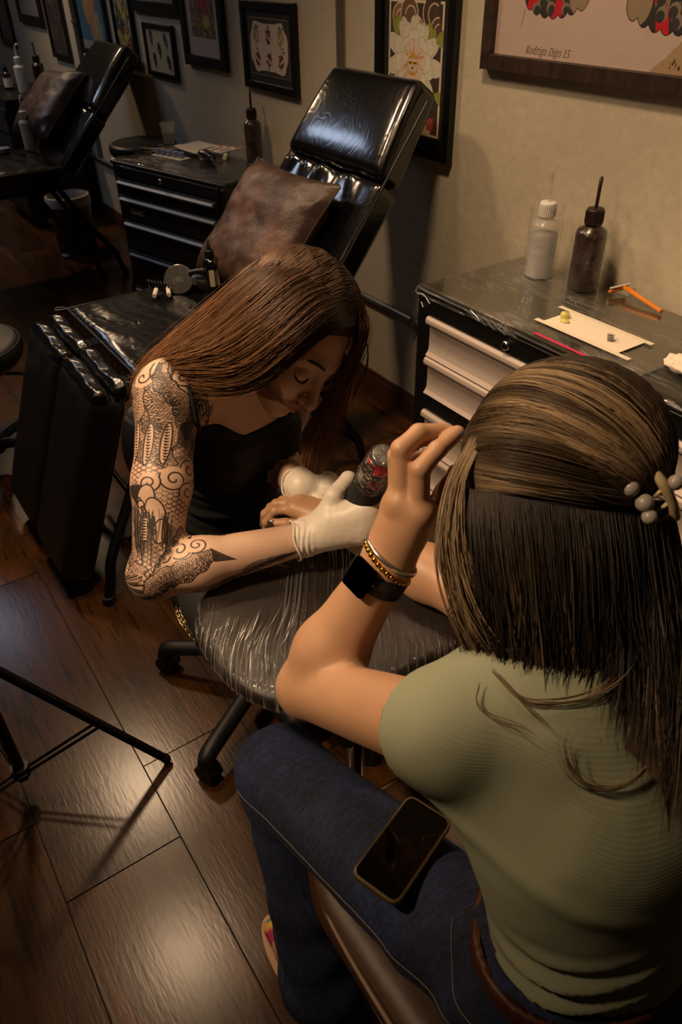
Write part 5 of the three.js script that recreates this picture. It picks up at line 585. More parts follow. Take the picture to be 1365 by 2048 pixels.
// ================= artist =================
{
  const t = thing('person', 'tattoo artist in black tank top with tattooed arms bending over the table', 'person');
  const skin = [0.60, 0.40, 0.285], lip = [0.42, 0.16, 0.13];
  const f = V3(0.99, 0, -0.14), l = V3(-0.14, 0, -0.99), Y = V3(0, 1, 0), O = V3(-1.205, 0.52, 1.25);
  const SR = PY(336, 792, 0.97), ER = PY(312, 1148, 0.752), WR = PY(606, 1078, 0.778), SL = V3(-1.115, 0.965, 1.05), EL = PY(543, 914, 0.71), WL = PY(603, 972, 0.787), SM = SR.clone().add(SL).multiplyScalar(0.5).add(V3(0, 0, 0.03));
  const S = SM.clone().sub(O), Sn = S.clone().normalize(), fz = f.clone().addScaledVector(Sn, -f.dot(Sn)).normalize(), sp = (k) => O.clone().addScaledVector(S, k);
  const hC = PD(590, 680, 1.2), hf = V3(0.839, -0.542, 0.047).normalize(), hu0 = V3(0.51, 0.753, -0.415), hu = hu0.addScaledVector(hf, -hu0.dot(hf)).normalize(); const H = headField(hC, hf, hu, 0.94);
  const NB = sp(1.0).add(V3(0.035, 0.03, 0)), HB = H.W(0, -0.06, -0.02);
  const torso = [ell(sp(0.02), 0.115, 0.11, 0.165, fz, Sn, l), ell(sp(0.4), 0.08, 0.13, 0.104, fz, Sn, l, 0.06), ell(sp(0.74), 0.086, 0.16, 0.128, fz, Sn, l, 0.06), ball(sp(0.70).addScaledVector(fz, 0.06).addScaledVector(l, 0.055), 0.046, 0.04), ball(sp(0.70).addScaledVector(fz, 0.06).addScaledVector(l, -0.065), 0.048, 0.04)];
  const sho = [cap(SR.clone().lerp(SM, 0.1), SL.clone().lerp(SM, 0.1), 0.045, 0.045, 0.05), cap(NB, SR.clone().lerp(NB, 0.2), 0.04, 0.036, 0.04), cap(NB, SL.clone().lerp(NB, 0.2), 0.04, 0.036, 0.04), cap(NB, HB, 0.047, 0.046, 0.03)];
  const FR = ER.clone().lerp(WR, 0.3), FL = EL.clone().lerp(WL, 0.3);
  const armR = [ball(SR, 0.053, 0.03), cap(SR, SR.clone().lerp(ER, 0.5), 0.05, 0.0455, 0.02), cap(SR.clone().lerp(ER, 0.5), ER, 0.0455, 0.038, 0.02), cap(ER, FR, 0.039, 0.0415, 0.015), cap(FR, WR, 0.0405, 0.0265, 0.02), ball(ER.clone().add(V3(-0.012, -0.006, 0.008)), 0.033, 0.02)];
  const armL = [ball(SL, 0.05, 0.03), cap(SL, EL, 0.045, 0.037, 0.02), cap(EL, FL, 0.037, 0.04, 0.015), cap(FL, WL, 0.039, 0.026, 0.02)];
  const all = [...torso, ...sho, ...armR, ...armL]; const bf = field(all);
  let g = nets(bf, bounds(all, 0.02), 0.0085);
  // tattooed sleeves: along-the-arm and around-the-arm coordinates into an ink texture
  const ink = (() => { const TW = 2048, TH = 2048; return canvas(TW, TH, (q) => {
    q.fillStyle = '#fff'; q.fillRect(0, 0, TW, TH); const R = rng(99); const C0 = 'rgba(50,52,56,0.86)', C1 = 'rgba(80,82,86,0.45)', C2 = 'rgba(120,120,122,0.4)';
    const scales = (pts, w, rows, o = {}) => { // scaled body along a path: cleared, outlined, filled with little arcs
      const N = 90, P = []; const cv = new THREE.CatmullRomCurve3(pts.map(([x, y]) => V3(x, y, 0))); for (let i = 0; i <= N; i++) { const a = cv.getPoint(i / N), b = cv.getTangent(i / N); P.push([a.x, a.y, -b.y, b.x, w * (o.taper ? 1 - o.taper * i / N : 1) * (0.25 + 0.75 * Math.pow(Math.sin(Math.PI * clamp(i / N, 0.02, 0.98)), 0.45)) * (1 + 0.12 * Math.sin(i * 0.35 + w))]); }
      const outline = () => { q.beginPath(); P.forEach(([x, y, nx, ny, W], i) => i ? q.lineTo(x + nx * W, y + ny * W) : q.moveTo(x + nx * W, y + ny * W)); for (let i = N; i >= 0; i--) { const [x, y, nx, ny, W] = P[i]; q.lineTo(x - nx * W, y - ny * W); } q.closePath(); };
      outline(); q.fillStyle = '#fff'; q.fill(); q.save(); q.clip(); for (let r = -rows; r <= rows; r++) for (let i = 0; i < N; i += 2) { const k = Math.min(N, i + (r & 1)); const [x, y, nx, ny, W] = P[k]; const s = W / rows * 0.62; const px = x + nx * W * r / rows + 5 * (R() - 0.5), py = y + ny * W * r / rows + 5 * (R() - 0.5); const a = Math.atan2(ny, nx) - Math.PI / 2; q.fillStyle = r > rows * 0.2 ? C0 : C1; q.beginPath(); q.moveTo(px, py); q.arc(px, py, s, a - 1.0, a + 1.0); q.closePath(); if (r > -rows * 0.5) q.fill(); q.strokeStyle = C0; q.lineWidth = 3; q.beginPath(); q.arc(px, py, s * 1.1, a - 1.3, a + 1.3); q.stroke(); } q.restore(); outline(); q.strokeStyle = C0; q.lineWidth = 6; q.stroke(); };
    const swirl = (x, y, r, a, d, fill) => { q.fillStyle = fill || '#fff'; q.beginPath(); q.arc(x, y, r, 0, 6.3); q.fill(); q.strokeStyle = C0; q.lineWidth = 9; spiral(q, x, y, r, 1.6, a, d); };
    const shadeBlob = (x, y, rx, ry, c, a = 0) => { q.fillStyle = c; q.beginPath(); for (let i = 0; i <= 40; i++) { const t = i / 40 * 6.283, w = 1 + 0.16 * Math.sin(3 * t + x) + 0.05 * Math.sin(7 * t + y); const X = Math.cos(t) * rx * w, Yy = Math.sin(t) * ry * w; const px = x + X * Math.cos(a) - Yy * Math.sin(a), py = y + X * Math.sin(a) + Yy * Math.cos(a); i ? q.lineTo(px, py) : q.moveTo(px, py); } q.fill(); };
    // upper half of the sheet: right arm, x runs shoulder to wrist (elbow at 1130), y around, 512 faces the viewer
    q.save(); q.beginPath(); q.rect(0, 40, 1960, 944); q.clip();
    for (let r = 0; r < 34; r++) for (let i = 0; i < 44; i++) { const x = i * 28 + (r & 1) * 14, y = 40 + r * 28, m = fbm(x / 190, y / 190, 4, 3); if (x > 1180 || m < 0.36) continue; q.strokeStyle = C0; q.lineWidth = 2 + 4 * sstep(0.4, 0.65, m); q.beginPath(); q.arc(x + 3 * R(), y, 15, -1.4, 1.4); q.stroke(); if (m > 0.5) { q.fillStyle = C1; q.beginPath(); q.arc(x, y, 12, -1.2, 0.4); q.fill(); } }
    for (let i = 0; i < 46; i++) shadeBlob(40 + R() * 1080, 60 + R() * 900, 60 + 60 * R(), 40 + 50 * R(), i % 2 ? C1 : C2, R() * 3);
    scales([[40, 700], [160, 640], [300, 690], [430, 640], [520, 560]], 78, 5); scales([[60, 450], [190, 520], [330, 470], [470, 500], [560, 430]], 70, 5); scales([[120, 300], [260, 330], [400, 270], [500, 310]], 60, 4);
    for (const [x, y] of [[470, 470], [480, 560], [470, 650]]) { q.fillStyle = '#fff'; q.strokeStyle = C0; q.lineWidth = 8; q.beginPath(); q.ellipse(x - 40, y, 120, 26, 0.1, 0, 6.3); q.fill(); q.stroke(); for (let i = 0; i < 12; i++) { q.fillStyle = C0; q.beginPath(); q.moveTo(x - 140 + i * 17, y - 18); q.lineTo(x - 126 + i * 17, y + 2); q.lineTo(x - 140 + i * 17, y + 16); q.fill(); } }
    for (const [x, y, r, a, d] of [[560, 330, 66, 0.5, 1], [630, 420, 74, 2, -1], [560, 240, 58, 3, 1], [690, 330, 62, 1, 1], [250, 210, 60, 0, 1], [120, 180, 66, 2, -1], [660, 540, 60, 4, 1]]) swirl(x, y, r, a, d);
    swirl(60, 600, 60, 1, 1); swirl(60, 420, 54, 3, -1); scales([[0, 520], [90, 500], [200, 420], [330, 400]], 46, 4); shadeBlob(330, 360, 60, 40, C0, 0.3); shadeBlob(720, 620, 50, 70, C0, 0.5);
    // dragon head: brow, muzzle, whiskers, mane
    q.fillStyle = '#fff'; q.strokeStyle = C0; q.lineWidth = 8; for (const [x, y, rx, ry, a] of [[760, 560, 90, 50, 0.2], [840, 500, 100, 56, -0.3], [930, 470, 70, 36, 0.1]]) { q.beginPath(); q.ellipse(x, y, rx, ry, a, 0, 6.3); q.fill(); q.stroke(); }
    for (let i = 0; i < 9; i++) { q.beginPath(); q.arc(760 + 22 * i, 600 - 12 * i, 16 + 6 * Math.sin(i * 2), 0, 6.3); q.fillStyle = i % 2 ? '#fff' : C1; q.fill(); q.stroke(); }
    for (let i = 0; i < 70; i++) { q.strokeStyle = i % 3 ? C0 : C1; q.lineWidth = 4 + 4 * R(); const x = 800 + 120 * R(), y = 400 + 330 * R(); q.beginPath(); q.moveTo(x, y); q.quadraticCurveTo(x + 90, y + 40 * (R() - 0.5), x + 150 + 90 * R(), y + 90 * (R() - 0.5)); q.stroke(); }
    shadeBlob(890, 520, 40, 20, C0, 0.2); for (let i = 0; i < 8; i++) { q.fillStyle = '#fff'; q.beginPath(); q.moveTo(860 + 16 * i, 545); q.lineTo(866 + 16 * i, 575); q.lineTo(872 + 16 * i, 545); q.fill(); }
    scales([[700, 760], [860, 720], [1000, 690], [1130, 620]], 62, 4); scales([[900, 320], [1010, 360], [1110, 420], [1180, 480]], 50, 4);
    // forearm: scaled tail with a jagged edge, then shaded figures lower down
    scales([[1130, 640], [1210, 560], [1300, 540], [1420, 500], [1500, 470]], 78, 5, { taper: 0.35 }); for (const [x, y, r, a, d] of [[1330, 400, 66, 0.4, 1], [1420, 400, 54, 2.2, -1], [1240, 420, 58, 4, 1]]) swirl(x, y, r, a, d); q.fillStyle = C0; q.beginPath(); q.moveTo(1480, 430); q.lineTo(1600, 540); q.lineTo(1490, 520); q.fill();
    for (const [x, y, rx, ry, a] of [[1300, 760, 120, 46, -0.2], [1440, 700, 130, 50, -0.15], [1560, 690, 80, 36, 0.1], [1690, 640, 110, 44, -0.2], [1800, 620, 60, 30, 0.2]]) { shadeBlob(x, y, rx, ry, C1, a); for (let i = 0; i < 16; i++) { q.strokeStyle = C0; q.lineWidth = 4 + 3 * R(); q.beginPath(); const sx = x + (R() - 0.5) * rx * 1.6, sy = y + (R() - 0.5) * ry * 1.4; q.moveTo(sx, sy); q.quadraticCurveTo(sx + 30, sy - 16, sx + 60 + 40 * R(), sy + 12 * (R() - 0.5)); q.stroke(); } }
    for (let i = 0; i < 30; i++) shadeBlob(1150 + R() * 600, 40 + 240 * R(), 40 + 50 * R(), 26 + 20 * R(), i % 3 ? C1 : C0, R() * 3);
    q.restore();
    // lower half: left arm, dark leaves and petals on the forearm
    q.save(); q.translate(0, 1024); q.beginPath(); q.rect(0, 40, 1960, 944); q.clip(); for (let i = 0; i < 26; i++) { const x = 1080 + R() * 680, y = 80 + R() * 860; shadeBlob(x, y, 50 + 70 * R(), 30 + 50 * R(), i % 3 ? C0 : C1, R() * 3); } for (let i = 0; i < 40; i++) { const x = 900 + R() * 860, y = 60 + 900 * R(); q.strokeStyle = C0; q.lineWidth = 7; q.beginPath(); q.moveTo(x, y); q.bezierCurveTo(x + 60, y - 50, x + 90, y + 60, x + 150, y + 20); q.stroke(); } for (const [x, y, r] of [[300, 500, 90], [420, 420, 60], [520, 620, 70]]) { q.strokeStyle = C0; q.lineWidth = 9; spiral(q, x, y, r, 1.5, 1, 1); } q.restore();
  }); })();
  const inkTex = new THREE.CanvasTexture(ink); inkTex.colorSpace = THREE.SRGBColorSpace; inkTex.flipY = false; inkTex.magFilter = THREE.LinearFilter;
  g = g.toNonIndexed(); { const p = g.attributes.position, uv = new Float32Array(p.count * 2); const view = AF.clone().negate();
    const chain = [[SR, ER, 0, 0.553], [ER, WR, 0.553, 0.957]], chainL = [[SL, EL, 0, 0.553], [EL, WL, 0.553, 0.957]]; const ref = [AF, AF].map(() => null);
    const coord = (x, y, z) => { const P = V3(x, y, z); let best = null; for (const [ch, half] of [[chain, 0], [chainL, 1]]) for (const [a, b, u0, u1] of ch) { const d = b.clone().sub(a), L = d.length(); d.divideScalar(L); const q = P.clone().sub(a), s = q.dot(d); const rad = q.clone().addScaledVector(d, -clamp(s, 0, L)).length(); if (rad > 0.075 || s < -0.05) continue; if (best && best.rad < rad) continue; const e1 = view.clone().addScaledVector(d, -view.dot(d)).normalize(), e2 = d.clone().cross(e1); const w = q.clone().addScaledVector(d, -s); best = { rad, half, u: lerp(u0, u1, clamp(s / L, -0.09, 1)), v: 0.5 + Math.atan2(w.dot(e2), w.dot(e1)) / (2 * Math.PI) }; } return best; };
    for (let i = 0; i < p.count; i += 3) { const c = [0, 1, 2].map((k) => coord(p.getX(i + k), p.getY(i + k), p.getZ(i + k))); const ok = c.every(Boolean) && c[0].half === c[1].half && c[1].half === c[2].half && Math.max(...c.map((q) => q.v)) - Math.min(...c.map((q) => q.v)) < 0.4; for (let k = 0; k < 3; k++) { uv[2 * (i + k)] = ok ? 0.06 + c[k].u * 0.93 : 0.995; uv[2 * (i + k) + 1] = ok ? c[k].half * 0.5 + 0.02 + c[k].v * 0.46 : 0.5; } }
    g.setAttribute('uv', new THREE.BufferAttribute(uv, 2)); }
  const tone = (x, y, z) => { const n = 0.93 + 0.14 * fbm(x * 25, y * 25, z * 25, 3); return skin.map((v) => v * n); };
  paint(g, tone); const hg = headGeo(H, skin, lip).toNonIndexed(); hg.setAttribute('uv', new THREE.BufferAttribute(new Float32Array(hg.attributes.position.count * 2).map((_, i) => i & 1 ? 0.5 : 0.995), 2));
  const sm = skinMat.clone(); sm.map = inkTex; sm.bumpMap = null; part('body', merge([g, hg]), sm, t, 'fair skin with grey dragon sleeve tattoos');
  part('eyebrow', [1, -1].map((s) => tube([H.W(s * 0.012, 0.0335, 0.0895), H.W(s * 0.03, 0.0395, 0.084), H.W(s * 0.05, 0.034, 0.066)], 0.0022, 12, 6)), std(0x2a1a12, 0.8), t); part('eyelash', [1, -1].map((s) => tube([H.W(s * 0.0175, -0.0005, 0.0815), H.W(s * 0.024, -0.0055, 0.0845), H.W(s * 0.032, -0.007, 0.0845), H.W(s * 0.040, -0.005, 0.0815), H.W(s * 0.0475, 0.001, 0.0745)], 0.0015, 16, 6)), std(0x140d0a, 0.8), t);
  // tank top
  const tf = field(torso); const armCut = field([cap(SR, ER, 0.05, 0.046), cap(SL, EL, 0.048, 0.046)]); const skinPt = (x, y, off) => { let d = 0.9; for (let i = 0; i < 120; i++) { const p = PD(x, y, d), s = bf(p.x, p.y, p.z); if (s < 0.0005) break; d += Math.max(0.0005, s * 0.8); } return PD(x, y, d - off); };
  const tank = (x, y, z) => { const P = V3(x, y, z).sub(O); const k = P.dot(S) / S.lengthSq(), s = P.dot(l), fr = P.dot(fz); const lim = fr > 0.0 ? 0.84 + 0.10 * sstep(0.03, 0.105, Math.abs(s)) : 0.80 + 0.1 * sstep(0.03, 0.1, Math.abs(s)); const arm = 0.72 + 0.22 * sstep(0.165, 0.125, Math.abs(s)); const fold = 0.003 * Math.sin(k * 52 + s * 9 + 3 * fr) * sstep(0.62, 0.4, k) + 0.002 * Math.sin(k * 90 + s * 30); let d = tf(x, y, z) - 0.006 - fold; d = smax(d, (k - Math.min(lim, arm)) * S.length(), 0.006); d = Math.max(d, (0.02 - k) * S.length()); d = smax(d, -(armCut(x, y, z)), 0.004); return d; };
  part('tank_top', nets(tank, bounds(torso, 0.03), 0.0065), std(0x08080a, 0.85), t, 'black ribbed tank top');
  part('tank_strap', [[[403, 885], [399, 868], [396, 850], [392, 830], [388, 810], [384, 792], [378, 772]]].map((q) => tube(q.map(([x, y]) => skinPt(x, y, 0.0035)), 0.0045, 30, 8)), std(0x08080a, 0.85), t);
  { const lines = []; const sw = (cx, cy, r, turns, a0, dir) => { const P = []; for (let i = 0; i <= 44; i++) { const q = i / 44, a = a0 + dir * q * turns * 6.283, rr = r * (1 - 0.88 * q); P.push(skinPt(cx + Math.cos(a) * rr * 0.62, cy + Math.sin(a) * rr, -0.0002)); } lines.push(new THREE.TubeGeometry(new THREE.CatmullRomCurve3(P), 90, 0.0011, 5)); }; sw(404, 818, 24, 1.7, 2.2, 1); sw(411, 842, 16, 0.6, 4.4, 1); lines.push(tube([[414, 800], [419, 822], [415, 845], [408, 862], [414, 868]].map(([x, y]) => skinPt(x, y, -0.0002)), 0.0011, 30, 5)); part('chest_tattoo', lines, std(0x3a3836, 0.7), t, 'swirl line tattoo on the collarbone'); }
  // trousers and shoes
  const HR = O.clone().addScaledVector(l, -0.085).add(V3(0.02, -0.02, 0)), HL = O.clone().addScaledVector(l, 0.085).add(V3(0.02, -0.02, 0)), KR = V3(-0.925, 0.535, 1.375), KL = V3(-0.86, 0.53, 1.08), AnR = V3(-1.15, 0.16, 1.24), AnL = V3(-1.02, 0.12, 1.02);
  const legs = [ell(sp(0.0), 0.12, 0.105, 0.17, fz, Sn, l), cap(HR, KR, 0.083, 0.06, 0.04), cap(HL, KL, 0.083, 0.06, 0.04), cap(KR, AnR, 0.058, 0.042, 0.03), cap(KL, AnL, 0.058, 0.042, 0.03)]; const lf = field(legs); part('trousers', nets((x, y, z) => lf(x, y, z) + 0.003 * Math.sin(x * 60 + y * 45 + z * 30), bounds(legs, 0.02), 0.011), std(0x0a0a0c, 0.8), t, 'black trousers');
  for (const A of [AnR, AnL]) { const sh = [cap(A, A.clone().add(V3(0, -0.05, 0)), 0.04, 0.04), cap(A.clone().add(V3(-0.02, -0.06, 0)), A.clone().add(V3(0.15, -0.068, -0.02)), 0.036, 0.034)]; part('shoe', nets(field(sh), bounds(sh, 0.02), 0.008), std(0x0c0c0c, 0.5), t); }
  { const pts = [Q(350, 1200, 1.22), Q(358, 1228, 1.2), Q(372, 1255, 1.19), Q(392, 1285, 1.2), Q(402, 1290, 1.22)], cv = curve(pts), L = []; const n = 26; for (let i = 0; i < n; i++) { const p = cv.getPoint(i / (n - 1)), d = cv.getTangent(i / (n - 1)); const g0 = new THREE.TorusGeometry(0.0042, 0.0011, 6, 12); g0.scale(1, 1.45, 1); g0.rotateY(i % 2 ? 0 : Math.PI / 2); g0.applyQuaternion(new THREE.Quaternion().setFromUnitVectors(Y, d)); L.push(g0.translate(p.x, p.y, p.z)); } part('trouser_chain', L, std(0xb5a27c, 0.3, { metalness: 0.9 }), t, 'brass coloured trouser chain'); }
  // gloves
  const glove = phys(0xded6c8, 0.45, { sheen: 0.3, bumpMap: null, transmission: 0.0 });
  const mkGlove = (prims, wr, el, cuffT, cuffR) => { const d = el.clone().sub(wr).normalize(); const cf = wr.clone().addScaledVector(d, cuffT); const P = [...prims, cap(wr, cf, 0.0275, cuffR, 0.012)]; const F = field(P); const fn = (x, y, z) => { const q = V3(x, y, z).sub(wr).dot(d); const rip = 0.0012 * Math.sin(q * 520 + 5 * Math.sin(x * 90)) * sstep(-0.025, 0.005, q) * sstep(cuffT, cuffT * 0.6, q) + 0.0008 * fbm(x * 120, y * 120, z * 120, 2); return smax(F(x, y, z) - rip, q - cuffT, 0.002); }; const e1 = AU.clone().addScaledVector(d, -AU.dot(d)).normalize(), e2 = d.clone().cross(e1), ring = []; for (let i = 0; i < 40; i++) { const a = i / 40 * 6.283, rr = cuffR + 0.0018 + 0.0014 * Math.sin(a * 5) ; ring.push(cf.clone().addScaledVector(e1, Math.cos(a) * rr).addScaledVector(e2, Math.sin(a) * rr).addScaledVector(d, 0.003 * Math.sin(a * 3))); } const gl = part('glove', nets(fn, bounds(P, 0.012), 0.0032), glove, t, 'thin white latex glove'); part('cuff_roll', new THREE.TubeGeometry(new THREE.CatmullRomCurve3(ring, true), 80, 0.0022, 6, true), glove, gl); };
  const thR = [Q(648, 1040, 1.215), Q(668, 992, 1.195), Q(697, 958, 1.215), Q(722, 968, 1.265)]; const fiR = [[Q(736, 1012, 1.19), Q(757, 983, 1.2), Q(757, 1000, 1.245), Q(742, 1030, 1.275)], [Q(745, 1030, 1.195), Q(766, 1012, 1.22), Q(757, 1030, 1.26), Q(738, 1050, 1.28)], [Q(738, 1050, 1.2), Q(755, 1043, 1.235), Q(743, 1055, 1.265), Q(724, 1064, 1.278)], [Q(724, 1064, 1.205), Q(738, 1066, 1.235), Q(729, 1072, 1.255), Q(712, 1076, 1.265)]];
  mkGlove([...handPrims(WR.clone().lerp(Q(640, 1062, 1.215), 0.4), 0.0255, fiR, thR, 0.0115, 0.0172), cap(Q(665, 1040, 1.2), Q(722, 1030, 1.192), 0.019, 0.017, 0.02), cap(Q(650, 1062, 1.215), Q(715, 1055, 1.205), 0.02, 0.017, 0.02)], WR, ER, 0.012, 0.031);
  const thL = [Q(622, 990, 1.335), Q(640, 1002, 1.31), Q(662, 1018, 1.29), Q(682, 1030, 1.28)]; const fiL = [[Q(655, 978, 1.325), Q(685, 985, 1.30), Q(705, 1000, 1.285), Q(715, 1018, 1.28)], [Q(658, 968, 1.34), Q(690, 975, 1.32), Q(712, 990, 1.305), Q(722, 1008, 1.3)], [Q(655, 962, 1.355), Q(688, 968, 1.34), Q(710, 982, 1.325), Q(720, 1000, 1.32)], [Q(650, 958, 1.37), Q(678, 964, 1.36), Q(698, 976, 1.35), Q(708, 990, 1.345)]];
  mkGlove(handPrims(WL.clone().lerp(Q(620, 975, 1.345), 0.4), 0.024, fiL, thL, 0.0095, 0.0145), WL, EL, 0.014, 0.030);
  // hair: parted, swept over the right shoulder on one side, hanging beside the face on the other
  const R = rng(17), St = newStrands(); const dark = [0.030, 0.018, 0.011], mid = [0.085, 0.043, 0.021], gin = [0.185, 0.088, 0.038]; const mixc = (a, b, t) => a.map((v, i) => lerp(v, b[i], t));
  const colA = (v, tt, k) => { const c = mixc(mixc(dark, mid, sstep(0.05, 0.35, tt)), gin, sstep(0.25, 0.85, tt) * 0.9); const w = (0.5 + 0.9 * k) * (0.7 + 0.6 * vnoise(v * 26, tt * 2, 5)); return c.map((x) => x * w); };
  const right = [
    [Q(628, 494, 1.225), Q(560, 500, 1.19), Q(495, 540, 1.175), Q(425, 605, 1.19), Q(350, 675, 1.235), Q(283, 742, 1.30), Q(268, 800, 1.37)],
    [Q(652, 512, 1.19), Q(575, 528, 1.115), Q(500, 590, 1.095), Q(425, 655, 1.13), Q(350, 705, 1.195), Q(295, 745, 1.27), Q(275, 800, 1.35)],
    [Q(682, 556, 1.16), Q(610, 575, 1.065), Q(530, 640, 1.04), Q(450, 700, 1.08), Q(375, 725, 1.155), Q(315, 745, 1.235), Q(290, 795, 1.33)],
    [Q(702, 605, 1.14), Q(650, 625, 1.05), Q(575, 690, 1.02), Q(495, 745, 1.06), Q(415, 750, 1.13), Q(345, 745, 1.21), Q(300, 790, 1.31)],
    [Q(712, 650, 1.125), Q(668, 662, 1.07), Q(600, 712, 1.045), Q(530, 765, 1.07), Q(455, 785, 1.125), Q(385, 770, 1.185), Q(330, 765, 1.26)]];
  const left = [
    [Q(628, 494, 1.23), Q(680, 530, 1.27), Q(705, 600, 1.29), Q(705, 680, 1.29), Q(690, 770, 1.28), Q(672, 860, 1.28), Q(655, 940, 1.29)],
    [Q(655, 515, 1.2), Q(700, 565, 1.22), Q(718, 630, 1.235), Q(712, 700, 1.24), Q(680, 780, 1.24), Q(652, 870, 1.245), Q(640, 950, 1.26)],
    [Q(685, 556, 1.17), Q(712, 600, 1.17), Q(724, 650, 1.175), Q(712, 705, 1.19), Q(668, 785, 1.205), Q(630, 870, 1.215), Q(612, 930, 1.23)],
    [Q(704, 606, 1.14), Q(716, 640, 1.135), Q(719, 675, 1.14), Q(700, 720, 1.17), Q(660, 790, 1.20), Q(622, 860, 1.21), Q(606, 915, 1.225)]];
  const push = pusher(H, [0, 0.032, -0.022], [0.088, 0.105, 0.11], 0.07); comb(St, right, 5200, 0.00075, R, { push, col: colA, jitter: 0.012, lift: 0.006, out: AF.clone().negate(), seg: 20, t1: 0.1 });
  comb(St, right, 420, 0.0005, R, { push, col: colA, jitter: 0.03, lift: 0.012, out: AF.clone().negate(), seg: 24, t1: 0.3 });
  const colL = colA;
  comb(St, left, 1400, 0.0008, R, { push, col: colL, jitter: 0.012, lift: 0.004, out: AR, seg: 20, t1: 0.6 }); comb(St, left, 60, 0.0006, R, { col: colL, jitter: 0.03, lift: 0.012, out: AR, seg: 24, t1: 0.15 });
  comb(St, [[Q(716, 640, 1.15), Q(735, 690, 1.16), Q(733, 740, 1.17), Q(712, 775, 1.19), Q(700, 800, 1.2)], [Q(712, 650, 1.15), Q(736, 700, 1.165), Q(728, 750, 1.18), Q(712, 790, 1.2), Q(705, 830, 1.21)]], 7, 0.0008, R, { col: colL, jitter: 0.004, lift: 0.001, seg: 18 });
  const capF = (x, y, z) => { const [a, b, c] = H.toL(x, y, z); const d = ell0(a, b - 0.032, c + 0.022, 0.088, 0.105, 0.11); return smax(smax(d, c - 0.06 + Math.max(0, 0.085 - b) * 0.9, 0.01), -b - 0.05, 0.01); };
  const hb = nets(capF, new THREE.Box3().setFromCenterAndSize(hC.clone(), V3(0.3, 0.3, 0.3)), 0.005); paint(hb, () => mid);
  part('hair', [hb, sheet(right, AF.clone().multiplyScalar(0.006), 40, 24, (v, tt) => colA(v, tt, 0.4), push), sheet(left, AR.clone().multiplyScalar(-0.004), 36, 14, (v, tt) => colL(v, tt, 0.1), push).toNonIndexed(), strandsGeo(St)], hairMat, t, 'long auburn hair with dark parting');
}
function ell0(a, b, c, rx, ry, rz) { const x = a / rx, y = b / ry, z = c / rz, k0 = Math.sqrt(x * x + y * y + z * z), k1 = Math.sqrt((x / rx) ** 2 + (y / ry) ** 2 + (z / rz) ** 2); return k0 < 1e-6 ? -Math.min(rx, ry, rz) : k0 * (k0 - 1) / k1; }
// tattoo machine held in the right glove
{ const t = thing('tattoo_machine', 'wrapped pen tattoo machine with red body in the gloved hand', 'tattoo machine'); const A = Q(700, 1050, 1.265), B = Q(768, 912, 1.105), d = B.clone().sub(A), L = d.length(); d.normalize(); const at = (s) => A.clone().addScaledVector(d, s); const q = new THREE.Quaternion().setFromUnitVectors(V3(0, 1, 0), d); const put = (g, s) => { const p = at(s); return g.applyQuaternion(q).translate(p.x, p.y, p.z); };
  part('grip', put(lathe([[0, 0], [0.012, 0], [0.022, 0.02], [0.0275, 0.04], [0.0275, L - 0.072], [0.024, L - 0.068], [0, L - 0.068]], 30), 0), std(0x1b1917, 0.9, { bumpMap: crumple, bumpScale: 0.002 }), t, 'dark foam wrapped grip'); const red = ctex(256, 128, (g, w, h) => { g.fillStyle = '#2a2422'; g.fillRect(0, 0, w, h); const R = rng(5); for (let i = 0; i < 40; i++) { g.fillStyle = ['#a01020', '#7d0c18', '#b8302c', '#1c1a1a', '#8a8480'][i % 5]; g.fillRect(R() * w, R() * h, 10 + 40 * R(), 6 + 20 * R()); } }); part('barrel', put(lathe([[0, 0], [0.024, 0], [0.0245, 0.03], [0.022, 0.055], [0.0195, 0.066], [0, 0.066]], 30), L - 0.069), std(0xffffff, 0.3, { map: red }), t, 'red and black barrel'); part('end_cap', put(lathe([[0, 0], [0.0195, 0], [0.0195, 0.006], [0.016, 0.008], [0, 0.0085]], 30), L - 0.004), std(0x8d8a86, 0.3, { metalness: 0.7 }), t); const g = displace(lathe([[0.0265, 0], [0.0265, 0.03], [0.024, 0.058], [0.0215, 0.072], [0.016, 0.078], [0, 0.0785]], 40), (x, y, z) => 0.004 * (fbm(x * 160, y * 160, z * 160, 3) - 0.45)); part('plastic_wrap', put(boxUV(g, 8), L - 0.071), M.bag, t, 'clear crinkled plastic wrap'); part('needle_tip', put(lathe([[0.0012, -0.03], [0.005, -0.02], [0.008, 0], [0, 0.002]], 16), 0), M.steel, t); }
